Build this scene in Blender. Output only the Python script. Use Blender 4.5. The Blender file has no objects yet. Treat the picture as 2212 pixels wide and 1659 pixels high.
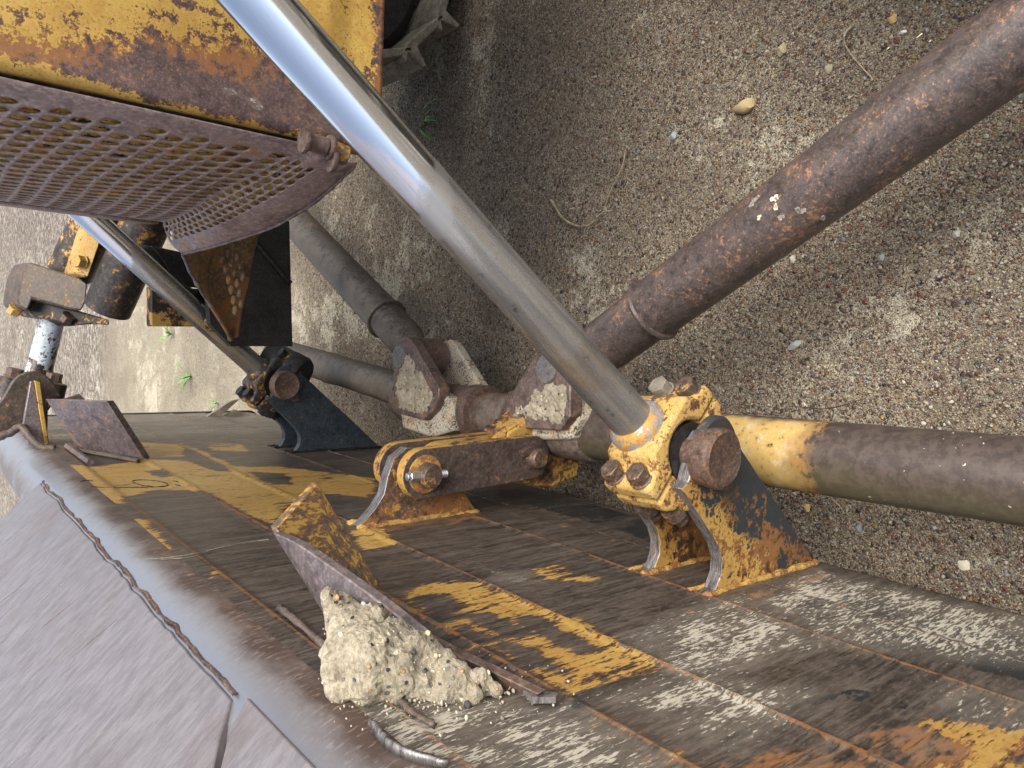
import bpy, bmesh, math, random
import numpy as np
from mathutils import Vector, Matrix, noise as mnoise
R = math.radians
random.seed(7); rng = np.random.default_rng(7)
scene = bpy.context.scene
COL = scene.collection

# ------------------------------------------------------------------ camera
# world: X = from blade towards the machine, Y = along the blade, Z = up (the photo is taken with the phone turned on its side)
FPX, CAMH = 1600.0, 1.30
PITCH = math.atan((1106 + 225) / FPX); SP, CP = math.sin(PITCH), math.cos(PITCH)
YAW = math.atan(140 / (FPX / CP)); SY, CY = math.sin(YAW), math.cos(YAW)
def to_world(v): return Vector((v[0]*CY - v[1]*SY, v[0]*SY + v[1]*CY, v[2]))
FWD, UPV, RGT = to_world((0, CP, -SP)), to_world((0, SP, CP)), to_world((1, 0, 0))
CAM = Vector((0, 0, CAMH))
cam_d = bpy.data.cameras.new('camera'); cam = bpy.data.objects.new('camera', cam_d); COL.objects.link(cam)
cam_d.sensor_width = 36; cam_d.lens = FPX / 2212 * 36; cam_d.clip_start = 0.02; cam_d.clip_end = 400
m3 = Matrix((-UPV, RGT, -FWD)).transposed()
cam.matrix_world = Matrix.Translation(CAM) @ m3.to_4x4()
scene.camera = cam

# ------------------------------------------------------------------ world, sun, exposure
SUN_EL, SUN_AZ = 60, 128          # azimuth measured from +Y towards +X
w = bpy.data.worlds.new('World'); scene.world = w; w.use_nodes = True
nt = w.node_tree; bg = nt.nodes['Background']
sky = nt.nodes.new('ShaderNodeTexSky'); sky.sky_type = 'NISHITA'; sky.sun_disc = False
sky.sun_elevation = R(SUN_EL); sky.sun_rotation = R(SUN_AZ); sky.dust_density = 3.0; sky.air_density = 1.0
bw = nt.nodes.new('ShaderNodeRGBToBW'); mx = nt.nodes.new('ShaderNodeMix'); mx.data_type = 'RGBA'; mx.inputs[0].default_value = .50
wt = nt.nodes.new('ShaderNodeMix'); wt.data_type = 'RGBA'; wt.blend_type = 'MULTIPLY'; wt.inputs[0].default_value = 1; wt.inputs[7].default_value = (1.0, .985, .95, 1)   # thin high cloud: a whitish sky
nt.links.new(sky.outputs[0], bw.inputs[0]); nt.links.new(bw.outputs[0], wt.inputs[6]); nt.links.new(sky.outputs[0], mx.inputs[6]); nt.links.new(wt.outputs[2], mx.inputs[7]); nt.links.new(mx.outputs[2], bg.inputs[0]); bg.inputs[1].default_value = 0.125
sd = bpy.data.lights.new('sun', 'SUN'); sd.energy = 1.9; sd.angle = R(46); sd.color = (1, .95, .87)
so = bpy.data.objects.new('sun', sd); COL.objects.link(so)
sdir = Vector((math.sin(R(SUN_AZ))*math.cos(R(SUN_EL)), math.cos(R(SUN_AZ))*math.cos(R(SUN_EL)), math.sin(R(SUN_EL))))
so.rotation_euler = sdir.to_track_quat('Z', 'Y').to_euler(); so.location = (0, 0, 6)
scene.view_settings.view_transform = 'Standard'; scene.view_settings.look = 'None'
scene.view_settings.exposure = 1.25; scene.view_settings.gamma = 1
scene.render.engine = 'CYCLES'
scene.cycles.max_bounces = 6; scene.cycles.use_denoising = True

# ------------------------------------------------------------------ measuring helpers (photo measurement -> metres)
def ray(u, v):
    a = (u - 1106) / FPX; b = (829.5 - v) / FPX
    return FWD - UPV * a + RGT * b
def at_y(u, v, y): r = ray(u, v); return CAM + r * (y / r.y)
def at_x(u, v, x): r = ray(u, v); return CAM + r * (x / r.x)
def at_z(u, v, z): r = ray(u, v); return CAM + r * ((z - CAMH) / r.z)
def at_t(u, v, t): return CAM + ray(u, v) * t

# ------------------------------------------------------------------ node helpers
class G:
    def __init__(s, name):
        s.m = bpy.data.materials.new(name); s.m.use_nodes = True; s.t = s.m.node_tree
        s.b = s.t.nodes['Principled BSDF']; s.co = s.n('ShaderNodeTexCoord').outputs['Object']
    def n(s, k): return s.t.nodes.new(k)
    def put(s, sock, v):
        if isinstance(v, bpy.types.NodeSocket): s.t.links.new(v, sock)
        elif isinstance(v, (tuple, list)) and len(v) == 3 and sock.type == 'RGBA': sock.default_value = (*v, 1)
        else: sock.default_value = v
    def map(s, sc=(1, 1, 1), rot=(0, 0, 0), loc=(0, 0, 0), src=None):
        m = s.n('ShaderNodeMapping'); s.put(m.inputs[0], src or s.co)
        m.inputs['Scale'].default_value = sc; m.inputs['Rotation'].default_value = rot; m.inputs['Location'].default_value = loc
        return m.outputs[0]
    def noise(s, scale, detail=6, rough=.6, vec=None, dist=0, off=0):
        k = s.n('ShaderNodeTexNoise'); v = vec or s.co
        if off: v = s.map(loc=(off, off*1.7, off*.6), src=v)
        s.put(k.inputs['Vector'], v); k.inputs['Scale'].default_value = scale; k.inputs['Detail'].default_value = detail
        k.inputs['Roughness'].default_value = rough; k.inputs['Distortion'].default_value = dist
        return k.outputs[0]
    def vor(s, scale, vec=None, feat='F1', rnd=1):
        k = s.n('ShaderNodeTexVoronoi'); k.feature = feat; s.put(k.inputs['Vector'], vec or s.co)
        k.inputs['Scale'].default_value = scale; k.inputs['Randomness'].default_value = rnd
        return k
    def ma(s, op, a, b=0.0, c=None):
        k = s.n('ShaderNodeMath'); k.operation = op; s.put(k.inputs[0], a); s.put(k.inputs[1], b)
        if c is not None: s.put(k.inputs[2], c)
        return k.outputs[0]
    def add(s, a, b): return s.ma('ADD', a, b)
    def mul(s, a, b): return s.ma('MULTIPLY', a, b)
    def step(s, x, thr, soft=.03, inv=False):
        k = s.n('ShaderNodeMapRange'); k.interpolation_type = 'SMOOTHSTEP'; s.put(k.inputs[0], x)
        k.inputs[1].default_value = thr - soft; k.inputs[2].default_value = thr + soft
        k.inputs[3].default_value = 1.0 if inv else 0.0; k.inputs[4].default_value = 0.0 if inv else 1.0
        return k.outputs[0]
    def mix(s, f, a, b, mode='MIX'):
        k = s.n('ShaderNodeMix'); k.data_type = 'RGBA'; k.blend_type = mode
        s.put(k.inputs[0], f); s.put(k.inputs[6], a); s.put(k.inputs[7], b); return k.outputs[2]
    def ramp(s, f, stops, interp='LINEAR'):
        k = s.n('ShaderNodeValToRGB'); s.put(k.inputs[0], f); k.color_ramp.interpolation = interp
        e = k.color_ramp.elements
        while len(e) < len(stops): e.new(.5)
        for i, (p, c) in enumerate(stops): e[i].position = p; e[i].color = (*c, 1)
        return k.outputs[0]
    def sep(s, src=None):
        k = s.n('ShaderNodeSeparateXYZ'); s.put(k.inputs[0], src or s.co); return k.outputs
    def attr(s, name):
        k = s.n('ShaderNodeAttribute'); k.attribute_name = name
        q = s.n('ShaderNodeSeparateColor'); s.t.links.new(k.outputs['Color'], q.inputs[0]); return q.outputs
    def bump(s, h, strength=.3, dist=.002, prev=None):
        k = s.n('ShaderNodeBump'); s.put(k.inputs['Height'], h); k.inputs['Strength'].default_value = strength
        k.inputs['Distance'].default_value = dist
        if prev: s.put(k.inputs['Normal'], prev)
        return k.outputs[0]
    def out(s, color, rough=.6, metal=0.0, normal=None, spec=.35):
        s.put(s.b.inputs['Base Color'], color); s.put(s.b.inputs['Roughness'], rough); s.put(s.b.inputs['Metallic'], metal)
        s.put(s.b.inputs['Specular IOR Level'], spec)
        if normal: s.put(s.b.inputs['Normal'], normal)
        return s.m

YEL = (.54, .345, .095); YEL2 = (.50, .29, .06); RUST = (.27, .105, .03); BROWN = (.085, .058, .048); BROWN2 = (.14, .095, .075); DARK = (.022, .022, .022)
MUD = (.62, .57, .47)

def worn(name, base=BROWN, base2=BROWN2, yellow=0.0, rust=.3, mud=0.0, black=0.0, metal=.35, rough=.5, scale=1.0,
         stretch=(1, 1, 1), attr=False, off=0.0, blackcol=DARK, yelcol=YEL, brushed=0.0, dustup=0.0, speck=0.0, streak=0.0, ygrad=None, bgrad=None, spec=.35):
    """weathered steel: bare brown metal, orange rust, chipped yellow paint with rusty rims, black paint left-overs, dried mud"""
    g = G(name); vec = g.map(sc=stretch)
    n1 = g.noise(9*scale, 7, .62, vec, off=off); n2 = g.noise(38*scale, 8, .7, vec, off=off+3.1)
    n3 = g.noise(150*scale, 5, .7, vec, off=off+7.7); n4 = g.noise(4*scale, 4, .55, off=off+11.3)
    col = g.mix(g.step(g.add(g.mul(n1, .5), g.mul(n2, .5)), .5, .14), base, base2)
    col = g.mix(g.mul(g.step(n3, .56, .12), .55), col, tuple(c*2.1 for c in base2))
    col = g.mix(g.mul(g.step(n2, .42, .1, True), .5), col, tuple(c*.45 for c in base))
    rn = g.add(g.mul(n2, .62), g.mul(n4, .38))
    if attr: A = g.attr('m'); B = g.attr('m2')
    rx = g.add(rn, g.mul(g.ma('SUBTRACT', A[2], .5), .5)) if attr else rn
    rm = g.step(rx, .66 - rust*.3, .05)
    col = g.mix(g.mul(rm, .8), col, g.mix(n3, RUST, (.34, .16, .055)))
    if speck:
        sp = g.noise(70*scale, 6, .8, off=off+27); col = g.mix(g.mul(g.step(g.add(g.mul(sp, .7), g.mul(n1, .3)), .60-.1*speck, .035), .75), col, g.mix(n3, (.30, .14, .07), (.46, .25, .13)))
    if streak:
        st = g.noise(60, 5, .75, g.map(sc=(1, 1.6, .10)), off=off+33); st2 = g.noise(170, 4, .8, g.map(sc=(1, 1.3, .12)), off=off+38)
        col = g.mix(g.mul(g.step(st, .54, .08), .5*streak), col, (.20, .165, .135)); col = g.mix(g.mul(g.step(st2, .42, .06, True), .7*streak), col, (.016, .014, .013))
    def grad(gr):
        d = g.n('ShaderNodeVectorMath'); d.operation = 'DOT_PRODUCT'; g.put(d.inputs[0], g.co); d.inputs[1].default_value = gr[0]
        mr = g.n('ShaderNodeMapRange'); g.put(mr.inputs[0], d.outputs['Value']); mr.inputs[1].default_value = gr[1]; mr.inputs[2].default_value = gr[2]; mr.inputs[3].default_value = gr[3]; mr.inputs[4].default_value = gr[4]
        return mr.outputs[0]
    yn = g.add(g.add(g.mul(n1, .30), g.mul(n2, .45)), g.mul(n3, .25))
    if streak: yn = g.add(yn, g.add(g.mul(g.ma('SUBTRACT', st, .5), .34), g.mul(g.ma('SUBTRACT', st2, .5), .30)))
    if ygrad: yn = g.add(yn, grad(ygrad))
    if attr: yn = g.add(yn, g.mul(g.ma('SUBTRACT', A[0], .5), .55))
    thr = .62 - yellow*.25 if yellow > 0 or attr else 9
    ym = g.step(yn, thr, .012); rim = g.step(yn, thr-.022, .02)
    col = g.mix(g.mul(rim, .75), col, g.mix(n3, (.20, .07, .02), (.36, .16, .04)))
    ycol = g.mix(g.step(n4, .5, .2), yelcol, tuple(c*.82 for c in yelcol))
    ycol = g.mix(g.mul(g.step(n3, .42, .07, True), .65), ycol, (.17, .085, .03))
    col = g.mix(ym, col, ycol)
    stn = g.noise(3.3*scale, 5, .65, off=off+44); col = g.mix(g.mul(g.mul(ym, .5), g.step(g.add(g.mul(stn, .6), g.mul(n2, .4)), .52, .07)), col, (.36, .17, .035))
    bm = None
    if black > 0 or attr:
        bn = g.add(g.mul(n1, .4), g.add(g.mul(n2, .4), g.mul(n3, .2)))
        if attr: bn = g.add(bn, g.mul(g.ma('SUBTRACT', B[0], .5), .6))
        if bgrad: bn = g.add(bn, grad(bgrad))
        bm = g.step(bn, .62 - black*.25, .012); col = g.mix(bm, col, blackcol)
    mm = None
    if mud > 0 or attr:
        mv = g.noise(210*scale, 4, .7, g.map(sc=(1, 1.5, .30)) if attr else vec, off=off+19); mv2 = g.noise(26*scale, 4, .6, vec, off=off+23); mn = g.add(g.mul(mv, .7), g.mul(mv2, .3))
        if attr: mn = g.add(mn, g.mul(g.ma('SUBTRACT', A[1], .5), .42)); film = g.step(A[1], .52, .12); col = g.mix(g.mul(film, g.mul(.22, mv2)), col, MUD)
        mm = g.step(mn, .62 - mud*.2, .022); col = g.mix(g.mul(mm, .9), col, g.mix(n3, MUD, (.40, .36, .28)))
    if dustup:
        nz = g.n('ShaderNodeNewGeometry'); z = g.sep(nz.outputs['Normal'])[2]
        dm = g.mul(g.step(g.add(z, g.mul(g.ma('SUBTRACT', n2, .5), 1.2)), .75, .25), dustup)
        col = g.mix(dm, col, (.30, .25, .19))
    rg = g.add(rough, g.mul(g.ma('SUBTRACT', n2, .5), .5)); rg = g.add(rg, g.mul(rm, .15))
    me = g.mul(metal, g.ma('SUBTRACT', 1, g.ma('MAXIMUM', ym, g.mul(rm, .8))))
    if bm: me = g.mul(me, g.ma('SUBTRACT', 1, bm)); rg = g.ma('SUBTRACT', rg, g.mul(bm, .12))
    if mm: me = g.mul(me, g.ma('SUBTRACT', 1, mm)); rg = g.add(rg, g.mul(mm, .4))
    h = g.add(g.mul(n2, .5), g.add(g.mul(n3, .35), g.mul(ym, .5)))
    if mm: h = g.add(h, g.mul(mm, 1.6))
    return g.out(col, rg, me, g.bump(h, .45, .0012), spec)

def mat_chrome():
    g = G('chrome rod'); z = g.sep()[2]
    n = g.noise(14, 5, .6, g.map(sc=(1, 1, 1))); n2 = g.noise(60, 6, .7); n3 = g.noise(9, 6, .65, off=5)
    def dot(v):
        d = g.n('ShaderNodeVectorMath'); d.operation = 'DOT_PRODUCT'; g.put(d.inputs[0], g.co); d.inputs[1].default_value = v; return d.outputs['Value']
    cb = g.n('ShaderNodeCombineXYZ'); g.put(cb.inputs[0], dot((.76*260, 0, -.65*260))); g.put(cb.inputs[1], dot((0, 260, 0))); g.put(cb.inputs[2], dot((.65*5, 0, .76*5)))
    ax1 = g.noise(1.0, 5, .7, cb.outputs[0]); ax2 = g.noise(.3, 4, .6, cb.outputs[0], off=6)
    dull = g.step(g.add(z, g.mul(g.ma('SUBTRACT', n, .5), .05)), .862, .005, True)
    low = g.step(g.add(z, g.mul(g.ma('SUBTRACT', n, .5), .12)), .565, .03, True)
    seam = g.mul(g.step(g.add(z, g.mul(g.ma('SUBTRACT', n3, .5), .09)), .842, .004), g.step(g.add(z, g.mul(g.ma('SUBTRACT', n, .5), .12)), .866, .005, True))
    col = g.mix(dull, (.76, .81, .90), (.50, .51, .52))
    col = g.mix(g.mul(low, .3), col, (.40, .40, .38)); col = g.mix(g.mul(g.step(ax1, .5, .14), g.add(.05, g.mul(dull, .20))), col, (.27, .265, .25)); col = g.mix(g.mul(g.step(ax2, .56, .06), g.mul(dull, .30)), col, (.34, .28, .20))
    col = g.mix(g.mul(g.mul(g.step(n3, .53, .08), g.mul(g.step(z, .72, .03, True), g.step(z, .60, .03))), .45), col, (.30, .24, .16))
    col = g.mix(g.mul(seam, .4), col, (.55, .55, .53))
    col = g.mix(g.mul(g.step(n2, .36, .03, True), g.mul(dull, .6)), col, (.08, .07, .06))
    r = g.add(g.mul(g.ma('SUBTRACT', ax1, .35), .16), g.add(.09, g.mul(dull, .15))); r = g.add(r, g.mul(low, .12)); r = g.add(r, g.mul(seam, .12)); r = g.add(r, g.mul(g.ma('SUBTRACT', n2, .5), .10))
    return g.out(col, r, g.ma('SUBTRACT', 1, g.mul(dull, .15)), g.bump(n2, .05, .001))

def mat_ground():
    g = G('gritty ground'); big = g.noise(1.3, 5, .6); mid = g.noise(5.5, 7, .68, off=2); m2 = g.noise(17, 6, .7, off=6); fine = g.noise(75, 7, .78, off=4); vf = g.noise(380, 4, .8, off=9)
    cr = g.add(g.mul(big, .25), g.add(g.mul(mid, .40), g.add(g.mul(m2, .15), g.mul(fine, .20))))
    crust = g.step(cr, .545, .025); soft = g.step(cr, .50, .05)
    col = g.mix(g.step(fine, .5, .12), (.15, .128, .102), (.36, .325, .262))
    col = g.mix(g.mul(soft, .35), col, (.38, .345, .275))
    col = g.mix(g.mul(crust, .62), col, g.mix(g.step(fine, .5, .15), (.44, .41, .33), (.66, .625, .52)))
    col = g.mix(g.mul(g.step(vf, .47, .06, True), .75), col, (.045, .038, .032))
    pal = [(0, (.085, .055, .05)), (.16, (.25, .20, .15)), (.3, (.15, .105, .08)), (.42, (.36, .31, .235)), (.55, (.07, .065, .07)), (.66, (.20, .095, .075)), (.80, (.46, .42, .33)), (.86, (.32, .21, .10)), (.93, (.22, .23, .24))]
    wv = g.n('ShaderNodeVectorMath'); wv.operation = 'MULTIPLY_ADD'
    nn = g.n('ShaderNodeTexNoise'); nn.inputs['Scale'].default_value = 110; nn.inputs['Detail'].default_value = 3; g.put(nn.inputs['Vector'], g.co)
    g.put(wv.inputs[0], nn.outputs['Color']); wv.inputs[1].default_value = (.009, .009, .009); g.put(wv.inputs[2], g.co)
    hs = None
    for sc, sz, dens in ((360, .56, .60), (200, .52, .52), (100, .44, .20)):
        v = g.vor(sc, wv.outputs[0]); q = g.n('ShaderNodeSeparateColor'); g.put(q.inputs[0], v.outputs['Color'])
        rad = g.mul(g.step(q.outputs[1], 1-dens, .02), g.add(g.mul(q.outputs[2], .25), sz-.12))
        rad = g.mul(rad, g.ma('SUBTRACT', 1.05, g.mul(crust, .55)))
        dd = g.ma('SUBTRACT', rad, v.outputs['Distance'])
        edge = g.mul(g.step(dd, -.05, .05), g.step(dd, .04, .03, True)); col = g.mix(g.mul(edge, .55), col, (.05, .042, .035))
        col = g.mix(g.step(dd, .03, .03), col, g.ramp(q.outputs[0], pal, 'CONSTANT'))
        hh = g.mul(g.ma('MAXIMUM', dd, 0.0), 90.0/sc*3); hs = hh if hs is None else g.add(hs, hh)
    xy = g.sep(); far = g.mul(g.step(g.add(xy[1], g.mul(g.ma('SUBTRACT', big, .5), 1.5)), 3.0, .5), g.step(xy[0], .9, .8, True))  # far: stronger light beyond the blade, painted as paler sand
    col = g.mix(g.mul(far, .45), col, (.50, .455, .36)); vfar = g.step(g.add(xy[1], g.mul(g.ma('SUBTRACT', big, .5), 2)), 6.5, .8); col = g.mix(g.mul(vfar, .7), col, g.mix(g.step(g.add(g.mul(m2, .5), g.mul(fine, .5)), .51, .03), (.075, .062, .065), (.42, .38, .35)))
    damp = g.step(g.add(g.mul(big, .6), g.mul(g.noise(3, 5, .6, off=14), .4)), .47, .05, True); col = g.mix(g.mul(damp, .25), col, (.10, .082, .068))
    col = g.mix(1.0, col, (1.16, 1.13, 1.04), 'MULTIPLY')
    h = g.add(g.mul(hs, 1.0), g.add(g.mul(fine, .6), g.mul(vf, .45)))
    return g.out(col, .95, 0, g.bump(h, .95, .008), .2)

def mat_col(name, c, rough=.6, metal=0, n=30, var=.35, bump=.2, c2=None):
    g = G(name); a = g.noise(n, 6, .65); b = g.noise(n*5, 4, .7, off=3)
    col = g.mix(g.step(g.add(g.mul(a, .6), g.mul(b, .4)), .5, .12), tuple(x*(1-var) for x in c), c2 or tuple(min(1, x*(1+var)) for x in c))
    return g.out(col, rough, metal, g.bump(g.add(a, b), bump, .002))

def mat_attr(name, rough=.8):
    g = G(name); k = g.n('ShaderNodeAttribute'); k.attribute_name = 'c'; a = g.noise(240, 5, .7)
    col = g.mix(g.mul(a, .5), k.outputs['Color'], g.mix(.5, k.outputs['Color'], (.08, .06, .05)))
    return g.out(col, rough, 0, g.bump(a, .3, .001), .3)

def mat_mud():
    g = G('dried sandy mud'); a = g.noise(35, 7, .7); b = g.noise(170, 6, .75, off=2); v = g.vor(150); q = g.n('ShaderNodeSeparateColor'); g.put(q.inputs[0], v.outputs['Color'])
    col = g.mix(g.step(g.add(g.mul(a, .5), g.mul(b, .5)), .5, .14), (.22, .185, .13), (.52, .46, .345)); col = g.mix(g.mul(g.step(g.noise(9, 5, .6, off=4), .5, .08), .35), col, (.27, .235, .175))
    mk = g.mul(g.step(q.outputs[1], .80, .02), g.step(v.outputs['Distance'], .36, .05, True))
    col = g.mix(mk, col, g.ramp(q.outputs[0], [(0, (.05, .05, .06)), (.3, (.2, .18, .17)), (.5, (.62, .57, .42)), (.75, (.42, .26, .1)), (.85, (.12, .12, .14))], 'CONSTANT'))
    return g.out(col, .95, 0, g.bump(g.add(b, g.mul(mk, .5)), .8, .004), .2)

def mat_spill():
    g = G('brushed sky lit steel'); v = g.map(sc=(14, 1.6, 14), rot=(0, 0, 0))
    n = g.noise(26, 6, .7, g.map(sc=(1.0, 3.4, 1.0), rot=(0, R(8), R(12)))); b = g.noise(5, 5, .6, off=3); f = g.noise(260, 4, .7, g.map(sc=(.35, 1, .35)))
    col = g.mix(g.step(g.add(g.mul(n, .7), g.mul(f, .3)), .5, .12), (.225, .208, .218), (.305, .288, .305))
    col = g.mix(g.mul(g.step(b, .58, .08), .3), col, (.18, .13, .11))
    return g.out(col, g.add(.42, g.mul(n, .25)), .55, g.bump(g.add(n, f), .35, .0012))

def mat_roll():
    g = G('polished lip with painted highlight'); x = g.sep(); n = g.noise(14, 6, .65, g.map(sc=(1, .6, 1))); n2 = g.noise(90, 6, .7, g.map(sc=(1, 2.5, .6)), off=2); b = g.noise(5, 4, .6, off=8)
    col = g.mix(g.step(n, .5, .12), (.09, .062, .052), (.15, .115, .10)); col = g.mix(g.mul(g.step(n2, .6, .08), .6), col, (.36, .33, .32))
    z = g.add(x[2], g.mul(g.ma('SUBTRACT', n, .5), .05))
    sky_sheen = g.mul(g.step(z, 1.020, .020), g.step(z, 1.062, .015, True))
    col = g.mix(g.mul(sky_sheen, .8), col, (.50, .50, .54))  # sky highlight painted into the lip colour as a pale band
    col = g.mix(g.mul(g.step(g.add(g.mul(n2, .6), g.mul(b, .4)), .57, .03), g.mul(.6, g.step(z, 1.0, .02, True))), col, (.33, .17, .05))
    return g.out(col, g.ma('SUBTRACT', .48, g.mul(sky_sheen, .18)), g.add(.25, g.mul(sky_sheen, .55)), g.bump(g.add(n, n2), .15, .0012))

M = dict(
    blade=worn('worn blade steel', base=(.042, .035, .031), base2=(.098, .077, .064), rust=.2, metal=.2, rough=.44, spec=.5, stretch=(1, 1.6, .55), attr=True, blackcol=(.02, .022, .025), streak=1),
    brown=worn('brown weathered steel', rust=.15, speck=.1, metal=.25, rough=.55),
    brownplain=worn('brown steel plate', base=(.10, .07, .06), base2=(.17, .125, .11), rust=.25, metal=.4, rough=.5),
    tube=worn('rust brown tube', base=(.045, .036, .034), base2=(.088, .066, .060), rust=.02, speck=.28, spec=.6, scale=2.0, metal=.05, rough=.38, dustup=.0, off=4),
    tubefar=worn('dusty grey brown tube', base=(.05, .042, .037), base2=(.11, .092, .075), rust=.12, metal=.2, rough=.5, dustup=.28, off=2),
    beam=worn('beam tube steel', base=(.08, .06, .05), base2=(.15, .11, .09), rust=.35, yellow=.0, metal=.2, rough=.5, attr=False, dustup=.25, off=6),
    yrod=worn('chipped yellow casting', base=(.10, .06, .04), base2=(.18, .11, .07), yellow=.60, rust=.6, mud=.12, black=.10, off=1.3, scale=1.5, yelcol=(.56, .365, .11)),
    lug=worn('yellow and black lug paint', base=(.085, .055, .04), base2=(.15, .09, .055), yellow=.42, black=.44, rust=.6, mud=.0, off=9, scale=1.1, ygrad=((-.79, 0, .61), .35, .55, -.04, .07), bgrad=((-.79, 0, .61), .36, .46, .065, -.07), blackcol=(.035, .042, .045)),
    ear=worn('worn yellow brown ear', base=(.06, .045, .038), base2=(.11, .085, .07), yellow=.5, rust=.5, off=53, scale=.8),
    forky=worn('muddy yellow fork arm', yellow=.42, rust=.3, mud=.75, metal=.1, off=51),
    luc=worn('rusty lug with yellow scraps', base=(.09, .06, .045), base2=(.15, .10, .07), yellow=.30, rust=.6, metal=.2, off=14, scale=1.4),
    lugfar=worn('dark blue black lug paint', base=(.03, .04, .05), base2=(.045, .055, .065), yellow=.02, rust=.08, metal=.1, rough=.5),
    castdark=worn('greasy dark casting', base=(.03, .028, .026), base2=(.06, .052, .045), yellow=.30, rust=.15, metal=.15, rough=.45),
    panel=worn('yellow panel paint over rust', base=(.085, .058, .055), base2=(.135, .09, .085), rust=.45, metal=.1, rough=.5, attr=True, off=5, scale=1.9, speck=.25, yelcol=(.60, .40, .10)),
    guard=worn('brown guard sheet', base=(.22, .16, .15), base2=(.32, .25, .24), rust=.2, yellow=.10, metal=.15, rough=.42, off=12),
    guardin=worn('inner guard rust', base=(.12, .08, .05), base2=(.20, .15, .09), rust=.5, yellow=.15, metal=.1, rough=.7, off=15),
    backing=worn('rust stained yellow backing', base=(.07, .035, .02), base2=(.32, .15, .04), yellow=.60, rust=1.0, black=.22, yelcol=(.70, .45, .10), metal=.05, rough=.7, off=17, scale=1.5),
    black=worn('black oily steel', base=(.012, .012, .013), base2=(.03, .028, .026), yellow=.0, rust=.05, metal=.1, rough=.5),
    blacky=worn('black steel with yellow scraps', base=(.014, .013, .014), base2=(.035, .03, .026), yellow=.34, rust=.08, metal=.1, rough=.55, off=8),
    cyl=worn('yellow black cylinder paint', base=(.03, .027, .026), base2=(.065, .055, .05), yellow=.20, rust=.2, metal=.1, rough=.45, off=21, scale=.8),
    house=worn('brown housing', base=(.055, .043, .034), base2=(.10, .075, .055), yellow=.14, rust=.1, metal=.1, rough=.5, off=23),
    edge=worn('bare cut edge', base=(.09, .08, .075), base2=(.28, .265, .26), rust=.1, metal=.6, rough=.38, stretch=(1, 6, 1)),
    bolt=worn('rusty bolt head', base=(.075, .055, .045), base2=(.14, .10, .08), yellow=.22, rust=.12, metal=.4, rough=.45, scale=3),
    pin=worn('worn pin steel', base=(.085, .055, .045), base2=(.14, .095, .075), rust=.15, speck=.2, metal=.4, rough=.42, scale=1.6, yellow=.05),
    pingrey=worn('grey pin steel', base=(.13, .12, .12), base2=(.19, .175, .17), rust=.12, metal=.4, rough=.5, scale=2),
    link=worn('dark brown link', base=(.06, .043, .037), base2=(.095, .07, .06), rust=.02, speck=.12, metal=.15, rough=.5, off=31),
    linky=worn('yellow link top', yellow=.62, rust=.5, off=33),
    bracket=worn('rust yellow bracket', base=(.12, .085, .06), base2=(.2, .16, .12), yellow=.42, rust=.45, metal=.2, rough=.55, off=35, stretch=(1, 1, .6), scale=1.5),
    steel=worn('bare blue brown plate', base=(.16, .13, .13), base2=(.23, .19, .19), rust=.28, metal=.5, rough=.42, off=37),
    mudb=mat_col('mud coated bolt', (.20, .175, .14), .95, 0, 60, .3, .6), collar=worn('pale rubbed collar', base=(.35, .37, .40), base2=(.52, .55, .60), yellow=.42, rust=.1, metal=.5, rough=.35, scale=1.5),
    zinc=mat_col('zinc bolt', (.62, .64, .62), .3, .9, 80, .15, .05),
    weld=worn('rusty weld bead', base=(.13, .075, .05), base2=(.22, .13, .08), rust=.7, yellow=.3, metal=.1, rough=.7, scale=2),
    seam=worn('dull weld seam', base=(.08, .062, .052), base2=(.13, .10, .085), rust=.2, metal=.2, rough=.6, scale=2),
    weldy=worn('painted weld bead', yellow=.52, rust=.9, metal=.1, rough=.7, scale=2.4),
    shoe=mat_col('dusty track shoe', (.24, .21, .16), .85, 0, 25, .4, .4), mudm=mat_mud(),
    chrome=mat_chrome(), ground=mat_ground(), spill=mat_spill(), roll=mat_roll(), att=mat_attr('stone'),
    grass=mat_col('grass blade', (.13, .30, .07), .5, 0, 20, .3, .1), twig=mat_col('dry twig', (.30, .24, .16), .8, 0, 60, .4, .3), twigd=mat_col('dark root', (.07, .05, .04), .8, 0, 60, .4, .3),
    hose=mat_col('black rubber hose', (.02, .02, .02), .5, 0, 40, .3, .2),
    bluep=worn('flaking pale blue paint', base=(.03, .03, .03), base2=(.07, .06, .05), yellow=.55, rust=.1, yelcol=(.55, .68, .80), rough=.4, off=41, scale=.9),
)

PAINT = mat_col('cream paint fleck', (.62, .58, .42), .7, 0, 90, .1, .1); GREYF = mat_col('grey mud fleck', (.30, .27, .24), .9, 0, 90, .2, .3)
# ------------------------------------------------------------------ object helpers
def link(o, parent=None, **kw):
    COL.objects.link(o)
    if parent: o.parent = parent; o.matrix_parent_inverse = parent.matrix_world.inverted()
    for k, v in kw.items(): o[k] = v
    return o
def obj(name, bm, mat, parent=None, smooth=35, bevel=0, **kw):
    me = bpy.data.meshes.new(name); bmesh.ops.recalc_face_normals(bm, faces=bm.faces); bm.to_mesh(me); bm.free()
    return fin(name, me, mat, parent, smooth, bevel, **kw)
def fin(name, me, mat, parent=None, smooth=35, bevel=0, **kw):
    for m in (mat if isinstance(mat, list) else [mat]): me.materials.append(m)
    o = bpy.data.objects.new(name, me); link(o, parent, **kw)
    if smooth:
        me.polygons.foreach_set('use_smooth', [True]*len(me.polygons))
        if smooth < 180: me.set_sharp_from_angle(angle=R(smooth))
    if bevel:
        b = o.modifiers.new('bevel', 'BEVEL'); b.width = bevel; b.segments = 2; b.limit_method = 'ANGLE'; b.angle_limit = R(40)
        b.harden_normals = False
    return o
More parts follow.
